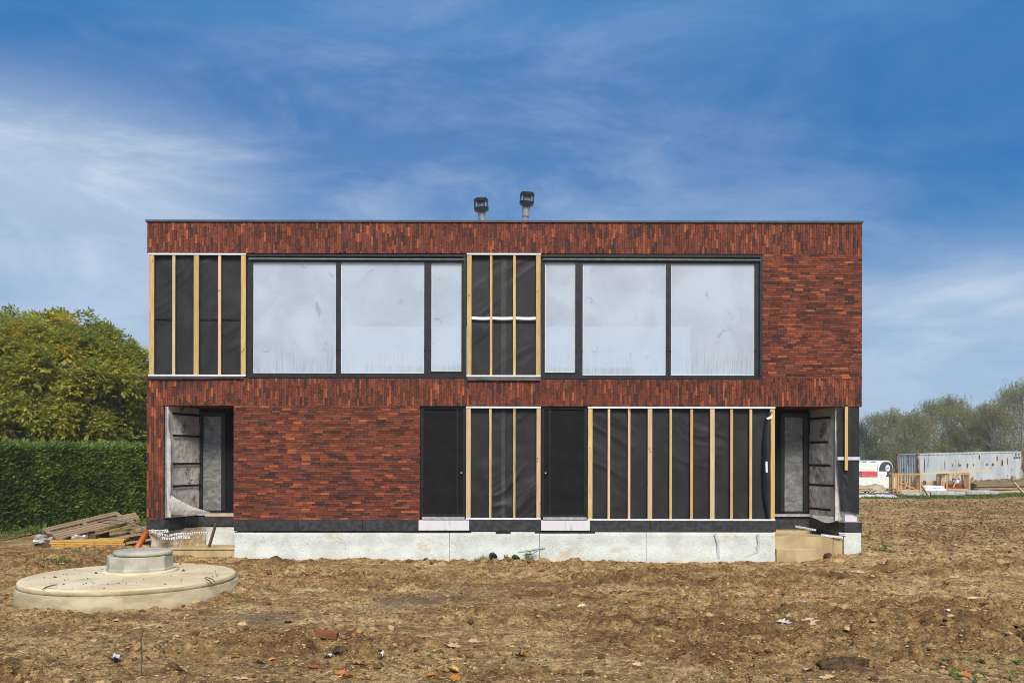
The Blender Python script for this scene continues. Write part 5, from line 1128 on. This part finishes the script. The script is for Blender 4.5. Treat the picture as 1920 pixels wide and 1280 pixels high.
c1, M1, hw1, hd1, zb1 = crate(1677, 1732, 53.5, 1.28, 1.1, 'slatted timber crate on the left, filled with wood offcuts', 3, 'scrap')
for k in range(16):
    p = c1 + M1 @ Vector((random.uniform(-hw1 * .35, hw1 * .6), random.uniform(-hd1 * .4, hd1 * .4), .18 + .03 * k)); single('wood_offcut', MB().obox(p, (random.uniform(.4, .8), .09, .05), M1 @ rot(random.uniform(-.5, .5), 0, random.uniform(-.35, .35))), random.choice(['old_board', 'crate_wood', 'dark_stake', 'board_pale']), p, 'one of the wood offcuts heaped in the left slatted crate', 'offcut', 'wood offcuts in the left crate')
c2, M2, hw2, hd2, zb2 = crate(1768, 1823, 54.5, 1.25, 1.1, 'slatted timber crate on the right, holding rusty scrap and a bucket', 4, 'rust')
fs = single('rusty_scrap', MB().grid(np.stack([(lambda u, v: (c2.x - hw2 * .75 + u * hw2 * 1.6 - .12 * v, c2.y - hd2 * .7 + v * hd2 * 1.4 + .1 * u, zb2 + .36 + .22 * fbm(u * 9, v * 9, 3, 5) - .25 * sst(.8, 1, np.maximum(np.abs(2 * u - 1), np.abs(2 * v - 1)))))(*np.meshgrid(np.linspace(0, 1, 40), np.linspace(0, 1, 30), indexing='ij'))][0], -1)), 'rust_scrap', (c2.x, c2.y, zb2 + .13), 'heap of dark red rusty scrap in the right slatted crate', 'scrap', kind='stuff')
bc = c2 + Vector((.10, -.15, .52)); bk = thing('bucket', bc, 'white bucket with red rim in the right slatted crate', 'bucket')
part('body', MB().lathe([(.16, 0), (.22, .30)], bc, 20), 'bag_white', bk, True); part('rim', MB().lathe([(.22, .30), (.245, .31), (.245, .345), (.215, .35)], bc, 20), 'red_plastic', bk, True)
# bags on a pallet
pallet('pallet', (X(1754, 54), 34.3, bz(X(1754, 54), 34) + .04), rot(.06), (1.6, 1.0, .14), 6, 'low pallet under the white sacks between the crates')
def sack(x, y, z, L, W, Ht, yaw, label):
    u, v = np.meshgrid(np.linspace(0, 2 * np.pi, 25), np.linspace(-np.pi / 2, np.pi / 2, 13), indexing='ij'); se = lambda a, e: np.sign(a) * np.abs(a) ** e
    a = se(np.cos(v), .45) * se(np.cos(u), .5) * L / 2; b_ = se(np.cos(v), .45) * se(np.sin(u), .5) * W / 2; c_ = se(np.sin(v), .8) * Ht / 2
    c_ = c_ + .03 * (fbm(a * 6 + 9, b_ * 6, 2, 3) - .5); cs, sn = math.cos(yaw), math.sin(yaw)
    single('sack', MB().grid(np.stack([x + a * cs - b_ * sn, y + a * sn + b_ * cs, z + Ht / 2 + c_], -1)), 'bag_white', (x, y, z), label, 'sack', 'white sacks between the crates', smooth=True)
sx0 = X(1744, 54); sz = bz(X(1754, 54), 34) + .185
sack(sx0, 34.2, sz, .8, .55, .24, .1, 'white sack at the bottom left of the heap'); sack(sx0 + .75, 34.3, sz, .78, .55, .22, -.1, 'white sack at the bottom right of the heap'); sack(sx0 + .05, 34.3, sz + .22, .75, .5, .20, -.08, 'white sack on top at the left'); sack(sx0 + .68, 34.35, sz + .20, .7, .5, .18, .15, 'flatter white sack on top at the right')
ybox('carton', 1737, 1758, 899.5, 907, 56, .5, 'pine_pale', 'beige carton behind the white sacks', 'carton'); 
# planks
def plank(px0, py0, Z0, px1, py1, Z1, wd, th, mat, label): 
    a = (X(px0, Z0), Z0 - 20, ZZ(py0, Z0)); b_ = (X(px1, Z1), Z1 - 20, ZZ(py1, Z1)); return single('plank', MB().beam(a, b_, wd, th), mat, ((a[0] + b_[0]) / 2, (a[1] + b_[1]) / 2, min(a[2], b_[2])), label, 'plank')
plank(1724, 887, 53.6, 1856, 880, 56.2, .14, .10, 'board_pale', 'long pale plank bridging the two slatted crates'); plank(1728, 908, 52.6, 1743, 931, 51.5, .06, .15, 'crate_wood', 'board leaning down from the left crate'); plank(1901, 903, 54, 1922, 926, 52.5, .05, .14, 'board_pale', 'pale board leaning at the right end of the timber stack')
LBL = ['lowest', 'second', 'third', 'fourth', 'fifth', 'sixth', 'seventh', 'topmost']
for k in range(8):
    Z = 56.0 + .12 * random.uniform(-1, 1); y0 = 919.5 - k * 2.15; e0 = random.uniform(-4, 6); e1 = random.uniform(-20, 30)
    a = (X(1821 + e0, Z), Z - 20 + random.uniform(-.1, .1), ZZ(y0 + .3, Z)); b_ = (X(1932 + e1, Z), Z - 20 + random.uniform(-.1, .25), ZZ(y0 - 1.2 + random.uniform(-.4, .4), Z))
    single('timber', MB().beam(a, b_, .9 + random.uniform(-.2, .2), .062), random.choice(['old_board', 'pallet_wood', 'board_pale']), ((a[0] + b_[0]) / 2, a[1], a[2]), f'{LBL[k]} layer of long boards in the timber stack by the container' if k else 'lowest layer of long boards in the timber stack by the container', 'timber', 'boards in the timber stack')
for k, (a_, b_, py, lb) in enumerate(((1684, 1745, 921.5, 'left grey concrete slab in front of the crates'), (1745.5, 1812, 920, 'middle grey concrete slab in front of the crates'), (1812.5, 1876, 918.5, 'right grey concrete slab in front of the timber stack'))):
    Z = 52.3; x0, x1 = X(a_, Z), X(b_, Z); zz = ZZ(py, Z); bevel(single('concrete_slab', MB().box(x0, x1 - .02, Z - 20, Z - 18.6, zz - .22, zz, .015), 'slab_grey', ((x0 + x1) / 2, Z - 19.3, zz - .22), lb, 'slab', 'concrete slabs edging the yard'), .02, 1)
single('black_box', MB().box(X(1683, 51.9), X(1697, 51.9), 31.7, 31.95, ZZ(931, 51.9), ZZ(926.5, 51.9), .01), 'screen_black', (X(1690, 51.9), 31.8, ZZ(931, 51.9)), 'small black box against the left slab end', 'box')
single('stump', MB().lathe([(.16, 0), (.14, .12), (.17, .2), (.12, .28), (.15, .36), (.05, .42)], (X(1900, 57), 37, ZZ(901, 57)), 12), 'old_board', (X(1900, 57), 37, ZZ(901, 57)), 'short gnarled stump on the right end of the timber stack', 'stump', smooth=True)
plank(1873, 901, 57, 1898, 899, 57, .4, .05, 'old_board', 'dark short board on the timber stack beside the stump')

# ------------------------------------------------------------------ loose soil, leaves and litter in the foreground
def ico(sub):
    if sub == 1: return np.array([(1, 0, 0), (-1, 0, 0), (0, 1, 0), (0, -1, 0), (0, 0, 1), (0, 0, -.6)], float), np.array([(0, 2, 4), (2, 1, 4), (1, 3, 4), (3, 0, 4), (2, 0, 5), (1, 2, 5), (3, 1, 5), (0, 3, 5)])
    sub = max(sub, 2)
    import bmesh
    bm = bmesh.new(); bmesh.ops.create_icosphere(bm, subdivisions=sub, radius=1); v = np.array([x.co[:] for x in bm.verts]); f = np.array([[q.index for q in fc.verts] for fc in bm.faces]); bm.free(); return v, f
def clods(n, sub, smin, smax, seed, power, name, label, mat='clod', region=None):
    g_ = np.random.default_rng(seed); v0, f0 = ico(sub); nv_ = len(v0)
    Z = 8.3 + 12.5 * g_.random(n * 3) ** 1.25; xx = g_.uniform(-.66, .66, n * 3) * Z; yy = Z - 20
    if region: Z = g_.uniform(region[0], region[1], n * 3); xx = g_.uniform(.405, .66, n * 3) * Z; yy = Z - 20
    _, rg = terrain(xx, yy); dens = .30 + .70 * rg * sst(.35, .62, fbm(xx * 1.6, yy * 2.2, 3, seed + 4))
    ok = (g_.random(n * 3) < dens) & (np.hypot(xx - TC.x, yy - TC.y) > TR + .05) & ~((yy > -.12) & (np.abs(xx) < 9)); xx, yy = xx[ok][:n], yy[ok][:n]; n = len(xx)
    s = smin + (smax - smin) * g_.random(n) ** power; hz = terrain(xx, yy)[0]
    th = g_.uniform(0, 6.28, n); c, sn = np.cos(th), np.sin(th); sc = np.stack([s * g_.uniform(.8, 1.5, n), s * g_.uniform(.7, 1.2, n), s * g_.uniform(.45, .9, n)], 1)
    vv = v0[None] * (1 + g_.uniform(-.42, .42, (n, nv_, 1))) * sc[:, None]
    x_ = vv[..., 0] * c[:, None] - vv[..., 1] * sn[:, None]; y_ = vv[..., 0] * sn[:, None] + vv[..., 1] * c[:, None]
    Vx = np.stack([x_ + xx[:, None], y_ + yy[:, None], vv[..., 2] + (hz + sc[:, 2] * .25)[:, None]], -1).reshape(-1, 3); Fx = (f0[None] + (np.arange(n) * nv_)[:, None, None]).reshape(-1, 3)
    o = bpy.data.objects.new(name, npmesh(name, Vx, Fx, mat, None, sub > 1)); COL.objects.link(o); o['kind'] = 'stuff'; o['label'] = label; o['category'] = 'soil' if mat == 'clod' else 'stones'
clods(2600, 2, .012, .05, 3, 3.2, 'soil_clods', 'larger crumbly soil clods over the churned ground')
clods(8000, 1, .015, .06, 15, 2.2, 'field_clods', 'soil clods over the open field right of the house', region=(19.5, 48))
clods(36000, 1, .006, .026, 5, 2.0, 'soil_crumbs', 'fine soil crumbs over the churned ground')
clods(500, 1, .006, .020, 9, 2.5, 'pebbles', 'small pale pebbles scattered in the soil', 'stone')
n = 15000; Z = 8.4 + 24 * rng.random(n) ** 1.7; xx = rng.uniform(-.64, .66, n) * Z; yy = Z - 20
ok = (np.hypot(xx - TC.x, yy - TC.y) > TR + .05) & ~((yy > -.15) & (xx > -9.2) & (xx < 8.7)) & (xx > -11.5) & (rng.random(n) < .25 + .75 * sst(.4, .6, fbm(xx * .8, yy * 1.1, 3, 66))); xx, yy = xx[ok], yy[ok]; n = len(xx)
P = np.stack([xx, yy, terrain(xx, yy)[0] + rng.uniform(.004, .02, n)], 1); Dv = unit(np.stack([rng.normal(size=n), rng.normal(size=n) * .6, rng.normal(size=n) * .22], 1))
V, Q = leafquads(P, Dv, unit(np.stack([rng.normal(size=n) * .4, rng.normal(size=n) * .4 - .3, np.ones(n)], 1)), rng.uniform(.03, .13, n), rng.uniform(.005, .014, n))
o = bpy.data.objects.new('straw_litter', npmesh('straw_litter', V, Q, 'straw')); COL.objects.link(o); o['kind'] = 'stuff'; o['label'] = 'short dry straw and root bits strewn over the soil'; o['category'] = 'litter'
# fallen leaves
def leaf_mesh(seed, mat, kind):
    random.seed(seed); pts = []
    if kind == 'lobed':
        lob = [(0, .18), (.25, .42), (.33, .30), (.62, .52), (.60, .30), (.92, .34), (.80, .14), (1.12, .0)]
        up_ = [(x, y) for x, y in lob]; pts = [(-.18, .012)] + up_ + [(x, -y * random.uniform(.85, 1.1)) for x, y in up_[::-1][1:]] + [(-.18, -.012)]
    else:
        k = 7; up_ = [(i / k, .17 * math.sin(math.pi * (i / k)) + (.05 if i % 2 else -.03)) for i in range(1, k)]
        pts = [(-.15, .01)] + up_ + [(1.02, 0)] + [(x, -y) for x, y in up_[::-1]] + [(-.15, -.01)]
    vs = [(.45, 0, .02)]; cur = random.uniform(.25, .6)
    for x, y in pts: vs.append((x, y, cur * y * y * 1.3 + .22 * (x - .4) ** 2 * random.uniform(.2, 1.2) + random.uniform(-.02, .05)))
    n = len(pts); m = MB().add([(x - .45, y, z + .02) for x, y, z in vs], [(0, 1 + i, 1 + (i + 1) % n) for i in range(n)]); me = m.mesh('fallen_leaf', mat); return me
LM = {}
for mt in ('dry_tan', 'dry_orange', 'dry_red', 'dry_yellow', 'dry_pale'):
    LM[mt] = [leaf_mesh(3 + k, mt, 'lobed' if k < 2 else 'oak') for k in range(3)]
NAMEC = {'dry_tan': 'pale tan', 'dry_orange': 'orange brown', 'dry_red': 'dark red brown', 'dry_yellow': 'bright yellow', 'dry_pale': 'whitish'}
random.seed(21)
T_, O_, R_, Y_, P_ = 'dry_tan', 'dry_orange', 'dry_red', 'dry_yellow', 'dry_pale'
LV = [(218, 1175, T_, .11), (442, 1215, O_, .11), (542, 1170, R_, .17), (455, 1173, T_, .15), (650, 1175, O_, .12), (603, 1186, T_, .27), (852, 1214, T_, .20), (485, 1244, O_, .17), (510, 1239, O_, .10), (590, 1248, R_, .19), (675, 1251, R_, .20), (782, 1256, O_, .12), (640, 1268, O_, .15), (652, 1272, O_, .15), (687, 1273, T_, .17), (455, 1275, T_, .18), (350, 1277, O_, .10), (332, 1258, T_, .22), (85, 1255, P_, .2), (817, 1272, Y_, .09), (854, 1256, Y_, .10), (855, 1274, O_, .15), (850, 1265, T_, .2), (810, 1267, O_, .13), (860, 1232, R_, .14), (920, 1214, O_, .11), (888, 1204, T_, .14), (662, 1193, O_, .10), (553, 1247, R_, .07), (565, 1268, R_, .08), (613, 1246, R_, .07), (783, 1222, O_, .09),
      (975, 1232, R_, .17), (988, 1229, O_, .11), (1195, 1246, T_, .13), (1362, 1240, T_, .17), (1520, 1256, T_, .20), (1497, 1267, O_, .15), (1552, 1270, T_, .20), (1672, 1211, T_, .19), (1515, 1151, T_, .26), (1526, 1166, T_, .32), (1470, 1172, P_, .22), (1477, 1105, T_, .16), (1652, 1058, T_, .34), (1662, 1072, T_, .44), (1610, 1078, P_, .28), (1605, 1097, P_, .28), (1825, 1123, T_, .26), (1836, 1137, T_, .34), (1780, 1144, P_, .24), (1787, 1076, T_, .25), (1552, 1137, R_, .16), (1325, 1262, O_, .10), (1020, 1260, T_, .10), (1055, 1153, P_, .14), (1092, 1131, T_, .14), (1810, 1266, O_, .16), (1905, 1176, R_, .15), (1660, 1218, R_, .09), (1303, 1091, P_, .10), (1018, 1072, P_, .08), (900, 1049, P_, .13), (50, 1048, O_, .16), (20, 1232, O_, .09), (1640, 1131, R_, .14), (1900, 1190, O_, .1)]
def zone(px, py):
    zx = 'far left' if px < 320 else 'left' if px < 640 else 'centre left' if px < 960 else 'centre right' if px < 1280 else 'right' if px < 1600 else 'far right'
    return ('bottom edge' if py > 1250 else 'near soil' if py > 1195 else 'middle soil' if py > 1110 else 'soil near the house'), zx
SEEN = {}
for i, (px, py, mt, s_) in enumerate(LV): SEEN.setdefault((mt,) + zone(px, py), []).append(px)
for i, (px, py, mt, s_) in enumerate(LV):
    p = gpt(px, py); big_ = s_ > .23; s_ = min(s_, .30) * .8; o = bpy.data.objects.new('fallen_leaf', LM[mt][2] if big_ else random.choice(LM[mt])); COL.objects.link(o)
    o.location = (p.x, p.y, p.z + .012); o.scale = (s_ * 1.0, s_ * 1.0, s_ * 1.1); o.rotation_euler = (random.uniform(.15, .5), random.uniform(-.25, .25), random.uniform(-.9, .9) + (math.pi if random.random() < .5 else 0))
    zy, zx = zone(px, py); pk = sorted(SEEN[(mt, zy, zx)]); k = pk.index(px); nn = len(pk)
    pre = '' if nn == 1 else ('left one of two: ', 'right one of two: ')[k] if nn == 2 else ORD[k] + ' from the left: '
    tag(o, f"{pre}{NAMEC[mt]} leaf, {zx} part of the {zy}", 'leaf', NAMEC[mt] + ' fallen leaves')
def scrap(name, px, py, L, W, mat, label, cat, seed, hgt=.05):
    p = gpt(px, py); u, v = np.meshgrid(np.linspace(-.5, .5, 9), np.linspace(-.5, .5, 7), indexing='ij')
    zz = .012 + hgt * fbm(u * 4 + seed, v * 4, 2, seed); single(name, MB().grid(np.stack([p.x + u * L + .1 * L * v, p.y + v * W + .2 * W * np.sin(u * 5 + seed), p.z + zz], -1)), mat, p, label, cat, smooth=True)
scrap('paper_scrap', 216, 1244, .12, .16, 'litter_blue', 'crumpled pale blue paper scrap in the left foreground', 'litter', 3, .09); scrap('paper_scrap', 615, 1232, .09, .09, 'litter_white', 'small white crumpled scrap below the half buried brick', 'litter', 5, .07); scrap('paper_scrap', 715, 1225, .06, .09, 'litter_white', 'small white lump in the soil at the centre left', 'litter', 7, .12)
scrap('pink_scrap', 279, 1239, .05, .05, 'litter_pink', 'tiny pink scrap in the left foreground', 'litter', 9, .04); scrap('white_chip', 908, 1052, .10, .08, 'litter_white', 'white chip on the soil before the drain pipes', 'litter', 11, .05); scrap('orange_scrap', 966, 1051, .10, .05, 'dry_orange', 'orange scrap in front of the right drain pipe', 'litter', 13, .04)
p = gpt(614, 1204); single('buried_brick', MB().obox(p + Vector((0, 0, .035)), (.275, .11, .075), rot(-.10, .06, .08)), 'brick_scrap', p, 'half buried red brick edge in the foreground soil', 'brick')
p = gpt(265, 1268); single('twig', MB().tube([p, p + Vector((.012, 0, .20)), p + Vector((-.006, .01, .38)), p + Vector((.02, .01, .50))], [.008, .006, .005, .003], 6), 'bark', p, 'thin upright twig in the left foreground', 'twig', smooth=True)
def lump(px, py, rx, ry, rz_, seed, label, name='soil_lump'):
    p = gpt(px, py); v0, f0 = ico(4); v = v0 * (1 + 1.1 * (fbm(v0[:, 0] * 2.5 + 5, v0[:, 1] * 2.5 + v0[:, 2] * 2, 4, seed) - .5) + .5 * (fbm(v0[:, 0] * 9 + 5, v0[:, 1] * 9 + v0[:, 2] * 7, 3, seed + 1) - .5))[:, None] * np.array([rx, ry, rz_])
    o = bpy.data.objects.new(name, npmesh(name, v, f0, 'sod' if 'dark' in label else 'clod', None, True)); COL.objects.link(o); o.location = p; tag(o, label, 'soil lump')
lump(1580, 1250, .26, .14, .13, 3, 'large flat sod of dark soil at the bottom right'); lump(640, 1209, .09, .07, .055, 5, 'dark clod at the right end of the half buried brick'); lump(262, 1134, .09, .08, .07, 7, 'soil lump against the front of the tank cover'); lump(365, 1132, .09, .07, .05, 8, 'soil lump against the right front of the tank cover'); lump(1553, 1052, .11, .08, .08, 11, 'dark stone before the right entrance step')

# ------------------------------------------------------------------ thin autumn haze over the site
hb = NB('haze'); pv_ = hb.n('ShaderNodeVolumePrincipled'); pv_.inputs['Color'].default_value = (.92, .92, .90, 1); pv_.inputs['Density'].default_value = .0008; pv_.inputs['Anisotropy'].default_value = .2
hb.t.links.new(pv_.outputs[0], hb.out.inputs['Volume'])
hz_ = single('haze', MB().box(-1100, 1100, -700, 1100, -3.0, 16.5), 'haze', (0, 0, -3), 'thin pale haze hanging over the whole building site', 'haze', kind='stuff')
